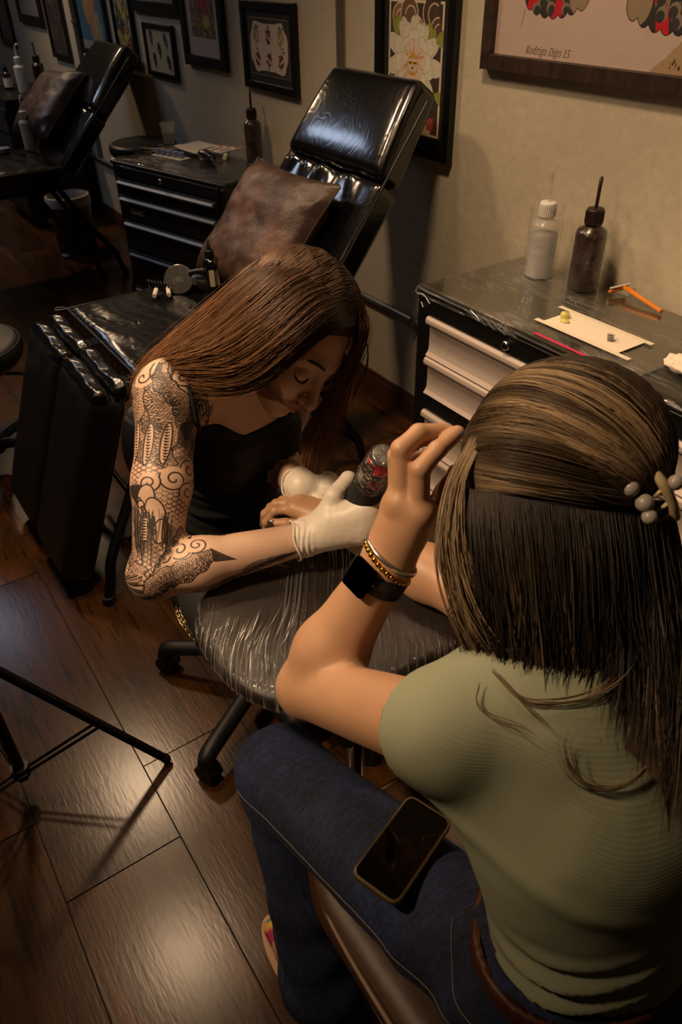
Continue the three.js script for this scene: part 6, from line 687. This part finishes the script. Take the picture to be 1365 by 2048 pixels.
// ================= client =================
{
  const t = thing('person', 'woman in green t-shirt and jeans seated with left hand at her forehead', 'person');
  const skin = [0.44, 0.25, 0.143], lip = [0.36, 0.13, 0.1]; const fw = V3(-1, 0, 0), Y = V3(0, 1, 0), sd = V3(0, 0, 1);
  const SL = PY(885, 1462, 0.895), SR = V3(-0.37, 0.915, 1.06), EL = PY(618, 1375, 0.762), WL = PD(776, 1122, 0.912), ER = PY(945, 1195, 0.772), WR = PD(668, 1044, 1.285);
  const hC = PD(1112, 945, 0.85), hf0 = V3(-0.82, -0.2, 0.53).normalize(), hu1 = V3(-0.25, 0.95, 0.05), hu = hu1.addScaledVector(hf0, -hu1.dot(hf0)).normalize(), H = headField(hC, hf0, hu, 1.02);
  const NB = V3(-0.325, 0.95, 1.225), HB = H.W(0, -0.06, -0.025), PV = V3(-0.185, 0.545, 1.27), W1 = V3(-0.20, 0.66, 1.262), M1 = V3(-0.225, 0.775, 1.25), U1 = V3(-0.305, 0.865, 1.235);
  const ax = (a, b) => { const y = b.clone().sub(a).normalize(); const x = V3(-1, 0, 0).addScaledVector(y, y.x).normalize(); return [x, y, x.clone().cross(y)]; }; const a1 = ax(W1, M1), a2 = ax(M1, U1);
  const torso = [ell(PV, 0.12, 0.10, 0.165, fw, Y, sd), ell(W1, 0.098, 0.11, 0.137, a1[0], a1[1], a1[2], 0.05), ell(M1, 0.104, 0.12, 0.148, a1[0], a1[1], a1[2], 0.05), ell(U1, 0.098, 0.10, 0.152, a2[0], a2[1], a2[2], 0.05)];
  const sho = [cap(SL.clone().lerp(NB, 0.15), SR.clone().lerp(NB, 0.15), 0.046, 0.046, 0.04), cap(NB, HB, 0.049, 0.048, 0.03), cap(NB, SL.clone().lerp(NB, 0.25), 0.042, 0.04, 0.03), cap(NB, SR.clone().lerp(NB, 0.25), 0.042, 0.04, 0.03)];
  const armL = [ball(SL, 0.047), cap(SL, EL, 0.047, 0.041, 0.02), cap(EL, EL.clone().lerp(WL, 0.3), 0.042, 0.047, 0.012), cap(EL.clone().lerp(WL, 0.3), WL, 0.046, 0.0295, 0.02)];
  const armR = [ball(SR, 0.05), cap(SR, ER, 0.048, 0.040, 0.02), cap(ER, ER.clone().lerp(WR, 0.3), 0.040, 0.043, 0.015), cap(ER.clone().lerp(WR, 0.3), WR, 0.042, 0.0255, 0.02)];
  const all = [...torso, ...sho, ...armL, ...armR]; const g = nets(field(all), bounds(all, 0.02), 0.009);
  const tone = (x, y, z) => { const n = 0.93 + 0.14 * fbm(x * 25, y * 25, z * 25, 3); return skin.map((v) => v * n); }; paint(g, tone);
  // right hand resting past the table edge, left hand lifted to the hairline
  const fR = [[Q(592, 1018, 1.298), Q(551, 1022, 1.298), Q(534, 1044, 1.315), Q(533, 1062, 1.335)], [Q(600, 1006, 1.31), Q(553, 1008, 1.318), Q(531, 1028, 1.332), Q(527, 1049, 1.348)], [Q(611, 1001, 1.324), Q(566, 1001, 1.334), Q(541, 1015, 1.348), Q(533, 1034, 1.362)], [Q(623, 999, 1.335), Q(586, 997, 1.345), Q(563, 1005, 1.358), Q(551, 1020, 1.37)]]; const tR = [Q(640, 1053, 1.278), Q(606, 1050, 1.272), Q(572, 1047, 1.272), Q(544, 1046, 1.278)];
  const hpR = handPrims(WR, 0.0255, fR, tR, 0.0085, 0.0135);
  const fL = [[Q(838, 1025, 0.868), Q(842, 938, 0.838), Q(875, 900, 0.842), Q(915, 866, 0.858)], [Q(805, 1006, 0.872), Q(803, 898, 0.845), Q(838, 866, 0.852), Q(893, 862, 0.868)], [Q(798, 1010, 0.89), Q(795, 912, 0.868), Q(830, 880, 0.875), Q(880, 872, 0.888)], [Q(796, 1030, 0.905), Q(800, 945, 0.89), Q(828, 920, 0.895), Q(865, 905, 0.905)]]; const tL = [Q(815, 1075, 0.895), Q(862, 1035, 0.885), Q(890, 985, 0.88), Q(912, 945, 0.875)];
  const hpL = handPrims(WL, 0.0285, fL, tL, 0.0112, 0.018); const hg = [hpR, hpL].map((P) => paint(nets(field(P), bounds(P, 0.01), 0.003), tone));
  part('body', merge([g, ...hg, headGeo(H, skin, lip)]), skinMat, t, 'warm tanned skin');
  const nail = (p, d, n, m = 0x2e2621) => { const q = new THREE.SphereGeometry(1, 16, 10).scale(0.0056, 0.0014, 0.0078); const z = d.clone().normalize(), y = n.clone().addScaledVector(z, -n.dot(z)).normalize(), x = y.clone().cross(z); q.applyMatrix4(new THREE.Matrix4().makeBasis(x, y, z)); return q.translate(p.x, p.y, p.z); };
  const up = AF.clone().negate(); part('nail', nail(tR[3].clone().addScaledVector(up, 0.0068), tR[3].clone().sub(tR[2]), up), std(0x33281f, 0.25), t, 'dark polished thumb nail'); for (const q of [fL[0], fL[1]]) part('nail', nail(q[3].clone().addScaledVector(up, 0.0072), q[3].clone().sub(q[2]), up.clone().addScaledVector(AU, 0.6)), std(0x3a3a44, 0.25), t, 'dark polished finger nail');
  // small script tattoo on the forearm
  { const cv = [], d = ER.clone().sub(WR).normalize(), e = up.clone().addScaledVector(d, -up.dot(d)).normalize(), s = d.clone().cross(e); const c = WR.clone().lerp(ER, 0.56).addScaledVector(e, 0.0385); const R = rng(3); for (let i = 0; i <= 60; i++) { const q = i / 60; const x = lerp(-0.024, 0.022, q), y = 0.0035 * Math.sin(q * 38) + 0.002 * Math.sin(q * 17) ; cv.push(c.clone().addScaledVector(s, x).addScaledVector(d, y + 0.01 * q).addScaledVector(e, -x * x * 12 - 0.0003)); } part('script_tattoo', new THREE.TubeGeometry(new THREE.CatmullRomCurve3(cv), 200, 0.00045, 5), std(0x3a2238, 0.7), t, 'thin cursive script tattoo'); }
  // t-shirt
  const sl = [ball(SL, 0.052, 0.02), cap(SL, SL.clone().lerp(EL, 0.18), 0.052, 0.051, 0.015), cap(SL.clone().lerp(M1, 0.18).add(V3(0, -0.012, 0)), M1.clone().add(V3(-0.01, -0.03, 0.075)), 0.047, 0.065, 0.03), ball(SR, 0.055, 0.03), cap(SR, SR.clone().lerp(ER, 0.4), 0.055, 0.053, 0.03)]; const tp = [...torso, cap(SL.clone().lerp(NB, 0.1), SR.clone().lerp(NB, 0.1), 0.048, 0.048, 0.04), ...sl, cap(NB.clone().add(V3(0.01, -0.02, 0)), SL.clone().lerp(NB, 0.25), 0.044, 0.044, 0.03), cap(NB.clone().add(V3(0.01, -0.02, 0)), SR.clone().lerp(NB, 0.25), 0.044, 0.044, 0.03)]; const tf = field(tp); const dL = EL.clone().sub(SL), LL = dL.length(); dL.normalize(); const dR = ER.clone().sub(SR), LR = dR.length(); dR.normalize(); const nd = HB.clone().sub(NB).normalize();
  const shirt = (x, y, z) => { const P = V3(x, y, z); const low = sstep(0.75, 0.68, y) * (0.5 + fbm(x * 9, y * 5, z * 9, 2)); const back = sstep(-0.25, -0.15, x); let fold = 0.0055 * Math.sin((y + 0.10 * Math.abs(z - 1.27) ** 1.2 * 3 - 0.06 * (z - 1.3)) * 190) * low * back; fold += 0.004 * Math.exp(-(((y - 0.80 - 0.45 * (z - 1.36)) / 0.014) ** 2)) * sstep(1.25, 1.38, z); fold += 0.003 * (fbm(x * 18, y * 18, z * 18, 2) - 0.5); let d = tf(x, y, z) - 0.007 - fold; const hem = 0.635 + 0.10 * sstep(0.05, 0.2, Math.abs(z - 1.30)) * 0.4 + 0.10 * sstep(-0.2, -0.34, x); d = Math.max(d, hem - y); const aL = P.clone().sub(SL).dot(dL), aR = P.clone().sub(SR).dot(dR); if (z > SL.z - 0.06) d = Math.max(d, aL - LL * 0.12); if (z < SR.z + 0.06) d = Math.max(d, aR - LR * 0.36); d = smax(d, P.clone().sub(NB).dot(nd) - 0.022, 0.004); return d; };
  const sg = nets(shirt, bounds(tp, 0.03), 0.0065).toNonIndexed(); { const p = sg.attributes.position, uv = new Float32Array(p.count * 2); for (let i = 0; i < p.count; i++) { uv[2 * i] = p.getX(i) + p.getZ(i); uv[2 * i + 1] = (p.getY(i) + 0.35 * p.getX(i)); } sg.setAttribute('uv', new THREE.BufferAttribute(uv, 2)); }
  const rib = dtex(16, 512, (u, v) => 0.5 + 0.5 * Math.sin(v * 512 * 6.283 / 8)); rib.repeat.set(1, 5); part('t_shirt', sg, std(0x8a9078, 0.9, { bumpMap: rib, bumpScale: 0.00012 }), t, 'sage green ribbed t-shirt');
  // jeans
  const HL = V3(-0.20, 0.525, 1.355), HR = V3(-0.20, 0.525, 1.185), KL = PY(562, 1545, 0.505), KR = V3(-0.63, 0.505, 1.125), AL = V3(-0.49, 0.085, 1.475), ARr = V3(-0.56, 0.085, 1.10);
  const jl = [ell(PV, 0.122, 0.102, 0.168, fw, Y, sd), ell(V3(-0.195, 0.60, 1.267), 0.108, 0.07, 0.15, fw, Y, sd, 0.04), cap(HL, KL, 0.088, 0.066, 0.04), cap(HR, KR, 0.088, 0.066, 0.04), cap(KL, KL.clone().lerp(AL, 0.55), 0.065, 0.057, 0.025), cap(KL.clone().lerp(AL, 0.55), AL, 0.057, 0.072, 0.025), cap(KR, KR.clone().lerp(ARr, 0.55), 0.065, 0.057, 0.025), cap(KR.clone().lerp(ARr, 0.55), ARr, 0.057, 0.072, 0.025)]; const jf = field(jl);
  const jeans = (x, y, z) => { let d = jf(x, y, z) - 0.003; d -= 0.006 * (fbm(x * 13, y * 13, z * 13, 3) - 0.5); const kn = V3(x, y, z).sub(KL).length(); d -= 0.0035 * Math.sin(kn * 120 + 20 * z) * sstep(0.14, 0.05, kn) * sstep(0.49, 0.44, y); d -= 0.004 * Math.sin((x + 0.6 * z) * 70) * sstep(-0.38, -0.3, x) * sstep(0.02, 0.08, Math.abs(z - 1.27)) * sstep(-0.12, -0.2, x); d -= 0.004 * Math.sin(y * 70 + 8 * z) * sstep(0.32, 0.12, y); d = Math.max(d, 0.055 - y); d = Math.max(d, y - 0.635); return d; };
  const denim = dtex(512, 512, (u, v) => { const n = tfbm(u, v, 130, 130, 5, 2), s = tfbm(u, v, 200, 14, 9, 3), w = tfbm(u, v, 5, 5, 11, 4); const k = 0.62 + 0.5 * (n - 0.5) + 0.5 * (s - 0.5) + 0.55 * (w - 0.5); return [0.11 * k * 1.2, 0.158 * k * 1.2, 0.305 * k * 1.2]; }, true);
  const jg = boxUV(nets(jeans, bounds(jl, 0.02), 0.0085), 2.2); part('jeans', jg, std(0xffffff, 0.88, { map: denim, bumpMap: denim, bumpScale: 0.0006 }), t, 'dark blue denim jeans');
  // stitched seams pulled onto the cloth
  const snap = (p, n, off = 0.0012) => { const q = p.clone(); for (let i = 0; i < 30; i++) { const d = jeans(q.x, q.y, q.z); q.addScaledVector(n, (off - d) * 0.7); if (Math.abs(d - off) < 0.0003) break; } return q; }; const seam = (pts, n) => { const cv = curve(pts), P = []; for (let i = 0; i <= 60; i++) P.push(snap(cv.getPoint(i / 60), n)); return new THREE.TubeGeometry(new THREE.CatmullRomCurve3(P), 140, 0.0007, 5); };
  const thread = std(0x6a6256, 0.8), out1 = V3(0.15, 0.35, 0.92).normalize(); part('seam_stitching', [seam([HL.clone().add(V3(0.05, 0, 0.06)), HL.clone().lerp(KL, 0.35).add(V3(0, 0, 0.06)), HL.clone().lerp(KL, 0.7).add(V3(0, 0, 0.05)), KL.clone().add(V3(-0.01, 0, 0.05))], out1), seam([KL.clone().add(V3(-0.02, -0.04, 0.05)), KL.clone().lerp(AL, 0.5).add(V3(0, 0, 0.05)), AL.clone().add(V3(0, 0, 0.06))], V3(-0.2, 0.1, 0.97).normalize()), seam([V3(-0.30, 0.60, 1.36), V3(-0.24, 0.57, 1.42), V3(-0.16, 0.56, 1.42), V3(-0.1, 0.55, 1.40)], V3(0.3, 0.3, 0.9).normalize())], thread, t);
  // belt under the hem
  const beltF = (x, y, z) => { const q = field([ell(V3(-0.195, 0.612, 1.267), 0.112, 0.09, 0.154, fw, Y, sd)])(x, y, z); return Math.max(Math.abs(q - 0.001) - 0.005, Math.abs(y - 0.615) - 0.017); }; part('belt', nets(beltF, new THREE.Box3(V3(-0.34, 0.59, 1.08), V3(-0.05, 0.66, 1.46)), 0.0055), std(0x42200f, 0.55), t, 'reddish brown leather belt');
  // feet in flat striped shoes
  for (const [A, k] of [[AL, 1], [ARr, 0]]) { const heel = A.clone().add(V3(0.02, -0.05, 0)), toe = A.clone().add(V3(-0.155, -0.06, 0.015)), bl = A.clone().add(V3(-0.10, -0.055, 0.008)); const P = [cap(A, heel, 0.032, 0.028), cap(heel, bl, 0.028, 0.026), cap(bl, toe, 0.027, 0.018)]; part('foot', paint(nets((x, y, z) => Math.max(field(P)(x, y, z), 0.012 - y), bounds(P, 0.01), 0.005), tone), skinMat, t); const up2 = field([cap(bl, toe, 0.0295, 0.021)]), hl = field([cap(A.clone().add(V3(0, -0.02, 0)), heel, 0.034, 0.031), cap(heel, bl, 0.031, 0.0285)]); const bx2 = bounds(P, 0.02); const sc = [[0.36, 0.02, 0.08], [0.5, 0.3, 0.06], [0.05, 0.16, 0.2]]; const ug = nets((x, y, z) => Math.max(up2(x, y, z), 0.01 - y), bx2, 0.004); part('shoe_upper', paint(ug, (x, y, z) => sc[Math.floor(Math.abs(x * 60 + z * 25)) % 3]), std(0xffffff, 0.8, { vertexColors: true }), t, 'pink and yellow striped shoe upper'); part('shoe_heel', nets((x, y, z) => Math.max(hl(x, y, z), 0.01 - y, y - 0.075), bx2, 0.004), std(0x9a7a58, 0.8), t, 'beige shoe heel'); const s = new THREE.Shape(); s.absellipse(0, 0, 0.125, 0.043, 0, 6.283); const so = part('shoe_sole', mv(new THREE.ExtrudeGeometry(s, { depth: 0.008, bevelEnabled: true, bevelSize: 0.003, bevelThickness: 0.002 }).rotateX(-Math.PI / 2).rotateY(0.06), A.x - 0.065, 0.002, A.z + 0.006), std(0xa98a68, 0.7), t, 'beige shoe sole'); }
  // ----- hair -----
  const R = rng(23), St = newStrands(), mixc = (a, b, q) => a.map((v, i) => lerp(v, b[i], clamp(q))); const dark = [0.016, 0.011, 0.008], brown = [0.062, 0.041, 0.024], blond = [0.34, 0.245, 0.14];
  const colT = (v, q, k) => { const streak = sstep(0.42, 0.72, (0.6 * vnoise(v * 15, k * 0.6, 3) + 0.4 * vnoise(v * 44, 2, k))) * sstep(0.28, 0.5, v) * (1 - 0.6 * sstep(0.93, 1, v)); return mixc(mixc(dark, brown, 0.25 + 0.5 * k), blond, streak * sstep(0.03, 0.35, q) * (0.5 + 0.6 * k)).map((x) => x * (0.55 + 0.45 * k)); };
  const colB = (v, q, k) => { const s = (vnoise(v * 24, 7, 1) > 0.74 ? 0.6 : 0.02) * (0.3 + k); return mixc(mixc(dark, brown, 0.2 * k), mixc(brown, blond, 0.45), s * sstep(0.1, 0.8, q) + 0.35 * sstep(0.7, 1, q)).map((x) => x * (0.55 + 0.45 * k)); };
  const top = [[Q(1060, 745, 0.96), Q(1200, 748, 0.98), Q(1290, 825, 0.96), Q(1335, 915, 0.92), Q(1335, 990, 0.87)], [Q(1120, 738, 0.94), Q(1205, 765, 0.915), Q(1272, 835, 0.88), Q(1312, 905, 0.855), Q(1312, 975, 0.825)], [Q(1010, 772, 0.90), Q(1095, 748, 0.865), Q(1185, 790, 0.83), Q(1252, 875, 0.81), Q(1298, 962, 0.80)], [Q(958, 818, 0.86), Q(1040, 795, 0.80), Q(1140, 835, 0.775), Q(1230, 900, 0.772), Q(1292, 970, 0.785)], [Q(930, 866, 0.84), Q(1000, 865, 0.775), Q(1100, 885, 0.752), Q(1210, 930, 0.757), Q(1288, 980, 0.778)], [Q(922, 930, 0.83), Q(985, 945, 0.765), Q(1075, 962, 0.745), Q(1190, 980, 0.752), Q(1285, 990, 0.776)], [Q(925, 985, 0.83), Q(990, 985, 0.77), Q(1080, 990, 0.75), Q(1190, 998, 0.757), Q(1285, 1000, 0.78)]];
  const low = [[Q(908, 965, 0.83), Q(900, 1060, 0.82), Q(915, 1180, 0.805), Q(945, 1300, 0.795), Q(985, 1420, 0.785)], [Q(955, 980, 0.78), Q(958, 1090, 0.77), Q(980, 1220, 0.765), Q(1000, 1330, 0.77), Q(1020, 1440, 0.765)], [Q(1060, 985, 0.752), Q(1070, 1110, 0.745), Q(1080, 1240, 0.745), Q(1085, 1350, 0.752), Q(1085, 1450, 0.745)], [Q(1180, 995, 0.757), Q(1190, 1120, 0.747), Q(1190, 1240, 0.745), Q(1180, 1340, 0.75), Q(1155, 1430, 0.74)], [Q(1290, 1000, 0.785), Q(1302, 1130, 0.775), Q(1310, 1250, 0.765), Q(1312, 1400, 0.735), Q(1315, 1560, 0.705)], [Q(1345, 1000, 0.83), Q(1365, 1130, 0.81), Q(1372, 1300, 0.77), Q(1365, 1480, 0.715), Q(1345, 1680, 0.69)]];
  const push = pusher(H, [0, 0.028, -0.014], [0.079, 0.094, 0.101], 0.07); const out = AF.clone().negate(); comb(St, top, 4600, 0.00075, R, { push, col: colT, jitter: 0.010, lift: 0.006, out, seg: 16, t1: 0.02 }); comb(St, low, 4600, 0.00075, R, { push, col: colB, jitter: 0.012, lift: 0.006, out, seg: 16, t1: 0.42, flare: 1.6 });
  const colF = (v, q, k) => mixc(brown, blond, 0.35 + 0.6 * k * q); comb(St, [[Q(946, 866, 0.815), Q(896, 960, 0.812), Q(876, 1080, 0.80), Q(895, 1190, 0.79), Q(945, 1300, 0.785), Q(1000, 1375, 0.78)], [Q(965, 885, 0.795), Q(930, 970, 0.79), Q(922, 1090, 0.78), Q(950, 1200, 0.77), Q(1000, 1295, 0.765), Q(1060, 1375, 0.76)]], 150, 0.0006, R, { col: colF, jitter: 0.022, lift: 0.006, out, seg: 20, t1: 0.35, t0: 0.05, wave: 0.003 });
  comb(St, top, 160, 0.0004, R, { push, col: colT, jitter: 0.03, lift: 0.02, out: AU, seg: 16, t1: 0.3 });
  // loose curls lying on the shirt back, lifted clear of the cloth
  const onShirt = (x, y) => { let d = 0.6; for (let i = 0; i < 80; i++) { const p = PD(x, y, d), s = shirt(p.x, p.y, p.z); if (s < 0.004) break; d += Math.max(0.001, s * 0.8); } return PD(x, y, d - 0.004); };
  for (const [path, n, r] of [[[[985, 1345], [1040, 1400], [1100, 1410], [1170, 1400], [1230, 1365], [1260, 1320]], 16, 0.0005], [[[960, 1370], [955, 1410], [985, 1440], [1040, 1465], [1080, 1500]], 6, 0.0004], [[[1315, 1480], [1300, 1530], [1250, 1575], [1190, 1580], [1145, 1550], [1130, 1500], [1150, 1465]], 14, 0.0005], [[[1000, 1360], [1060, 1430], [1110, 1480]], 6, 0.0004]]) { const gp = path.map(([x, y]) => onShirt(x, y)); comb(St, [gp, gp.map((p, i) => p.clone().addScaledVector(AU, 0.005).addScaledVector(out, 0.001))], n, r, R, { col: (v, q, k) => mixc(brown, blond, 0.15 + 0.5 * k), jitter: 0.012, lift: 0.001, out, seg: 24, t1: 0.2 }); }
  const capF = (x, y, z) => { const [a, b, c] = H.toL(x, y, z); const d = ell0(a, b - 0.028, c + 0.014, 0.079, 0.094, 0.101); return smax(smax(d, c - 0.07 + Math.max(0, 0.07 - b) * 0.8, 0.01), -b - 0.07, 0.01); }; const hb = nets(capF, new THREE.Box3().setFromCenterAndSize(hC.clone(), V3(0.3, 0.3, 0.3)), 0.005); paint(hb, () => mixc(dark, brown, 0.4));
  part('hair', [hb, sheet(top, AF.clone().multiplyScalar(0.006), 30, 24, (v, q) => colT(v, q, 0.4), push), sheet(low, AF.clone().multiplyScalar(0.006), 36, 30, (v, q) => colB(v, q, 0.1)), strandsGeo(St)], hairMat, t, 'long dark hair with blonde highlights, half tied back');
}
// hair clip
{ const t = thing('hair_clip', 'cream claw clip with pearl balls in the blonde streaked hair', 'hair clip'); const cream = std(0xc9b68e, 0.35), pearl = std(0x9d968e, 0.35); for (const [x, y, r] of [[1262, 976, 0.0092], [1290, 1006, 0.0094], [1300, 1034, 0.008], [1352, 965, 0.008]]) { const p = Q(x, y, 0.757); part('pearl', new THREE.SphereGeometry(r, 24, 16).translate(p.x, p.y, p.z), pearl, t); } const a = [Q(1275, 920, 0.775), Q(1300, 935, 0.762), Q(1325, 965, 0.758), Q(1345, 1005, 0.77), Q(1352, 1035, 0.785)]; part('jaw', tube(a, 0.0055, 30, 8), cream, t); for (let i = 0; i < 5; i++) { const p = curve(a).getPoint(0.25 + i * 0.16), q = p.clone().addScaledVector(AR, -0.012).addScaledVector(AU, -0.012).addScaledVector(AF, 0.012); part('tooth', bar(p, q, 0.0028, 0.0015, 8), cream, t); } }
// smart watch and bracelets on the raised wrist
{ const E = PY(618, 1375, 0.762), Wp = PD(776, 1122, 0.912), d = Wp.clone().sub(E).normalize(); const ringG = (c, r, w, th, tilt, n = 60) => { const e = d.clone().addScaledVector(AR, tilt[0]).addScaledVector(AU, tilt[1]).normalize(); const g = lathe([[r, -w / 2], [r + th, -w / 2 + 0.001], [r + th, w / 2 - 0.001], [r, w / 2], [r, -w / 2]], n); g.applyQuaternion(new THREE.Quaternion().setFromUnitVectors(V3(0, 1, 0), e)); return g.translate(c.x, c.y, c.z); };
  const t = thing('smart_watch', 'black smart watch with rubber band on the raised left wrist', 'watch'); const c = E.clone().lerp(Wp, 0.90); part('band', ringG(c, 0.0335, 0.025, 0.0035, [0, 0]), std(0x0a0a0b, 0.6), t); const n = AR.clone().multiplyScalar(-0.75).addScaledVector(AF, -0.62).addScaledVector(AU, -0.25); n.addScaledVector(d, -n.dot(d)).normalize(); const x = d.clone().cross(n); const m = new THREE.Matrix4().makeBasis(x, n, d), p = c.clone().addScaledVector(n, 0.0385); part('case', rbox(0.036, 0.011, 0.042, 0.005, 4).applyMatrix4(m).translate(p.x, p.y, p.z), std(0x0b0b0c, 0.3, { metalness: 0.4 }), t); const s = p.clone().addScaledVector(n, 0.0056); part('watch_screen', rbox(0.031, 0.001, 0.036, 0.0005).applyMatrix4(m).translate(s.x, s.y, s.z), phys(0x050506, 0.06, { clearcoat: 1 }), t); const k = p.clone().addScaledVector(x, 0.019); part('crown', new THREE.CylinderGeometry(0.004, 0.004, 0.004, 14).rotateZ(Math.PI / 2).applyMatrix4(m).translate(k.x, k.y, k.z), M.steel, t);
  const b1 = thing('bracelet', 'gold bead bracelet just above the watch band', 'bracelet'); const beads = []; { const cc = E.clone().lerp(Wp, 1.0), e1 = AR.clone().addScaledVector(d, -AR.dot(d)).normalize(), e2 = d.clone().cross(e1); for (let i = 0; i < 30; i++) { const a = i / 30 * 6.283, q = cc.clone().addScaledVector(e1, Math.cos(a) * 0.0345).addScaledVector(e2, Math.sin(a) * 0.0345).addScaledVector(d, -0.010 * Math.cos(a)); beads.push(new THREE.SphereGeometry(0.0036, 12, 8).scale(1, 1, 1).translate(q.x, q.y, q.z)); } } part('bead_strand', beads, std(0xd09a3a, 0.22, { metalness: 1 }), b1);
  const b2 = thing('bracelet', 'plain silver bangle above the gold bracelet', 'bracelet'); part('band', ringG(E.clone().lerp(Wp, 1.045), 0.035, 0.006, 0.003, [0.25, 0.1]), std(0xc4bdb2, 0.25, { metalness: 0.9 }), b2); }
// phone on her lap
{ const c = [PY(820, 1600, 0.612), PY(705, 1755, 0.612), PY(805, 1805, 0.612), PY(890, 1640, 0.612)], m = c.reduce((a, b) => a.add(b.clone().multiplyScalar(0.25)), V3(0, 0, 0)); const L = c[1].clone().sub(c[0]), z = L.clone().normalize(), x0 = c[3].clone().sub(c[0]); x0.addScaledVector(z, -x0.dot(z)); const w = 0.068, x = x0.normalize(), y = z.clone().cross(x); const B = new THREE.Matrix4().makeBasis(x, y, z); const t = thing('phone', 'dark smartphone in a gold edged case lying on the denim lap', 'phone', [m.x, m.y, m.z]); const rr = (a, b, r, d, bv) => { const s = new THREE.Shape(), x = -a / 2, y = -b / 2; s.moveTo(x + r, y); s.lineTo(x + a - r, y); s.quadraticCurveTo(x + a, y, x + a, y + r); s.lineTo(x + a, y + b - r); s.quadraticCurveTo(x + a, y + b, x + a - r, y + b); s.lineTo(x + r, y + b); s.quadraticCurveTo(x, y + b, x, y + b - r); s.lineTo(x, y + r); s.quadraticCurveTo(x, y, x + r, y); return new THREE.ExtrudeGeometry(s, { depth: d, bevelEnabled: true, bevelSize: bv, bevelThickness: bv, bevelSegments: 3 }).rotateX(-Math.PI / 2).translate(0, -d / 2, 0); }; part('case', rr(w - 0.002, 0.134, 0.012, 0.0045, 0.0025).applyMatrix4(B), phys(0x4a3c22, 0.25, { clearcoat: 0.6 }), t, 'gold edged clear case'); part('phone_glass', mv(rr(w - 0.005, 0.131, 0.011, 0.0004, 0.0002), 0, 0.0051, 0).applyMatrix4(B), phys(0x040405, 0.04, { clearcoat: 1, clearcoatRoughness: 0.02 }), t, 'switched off black glass'); }
renderer.render(scene, camera);
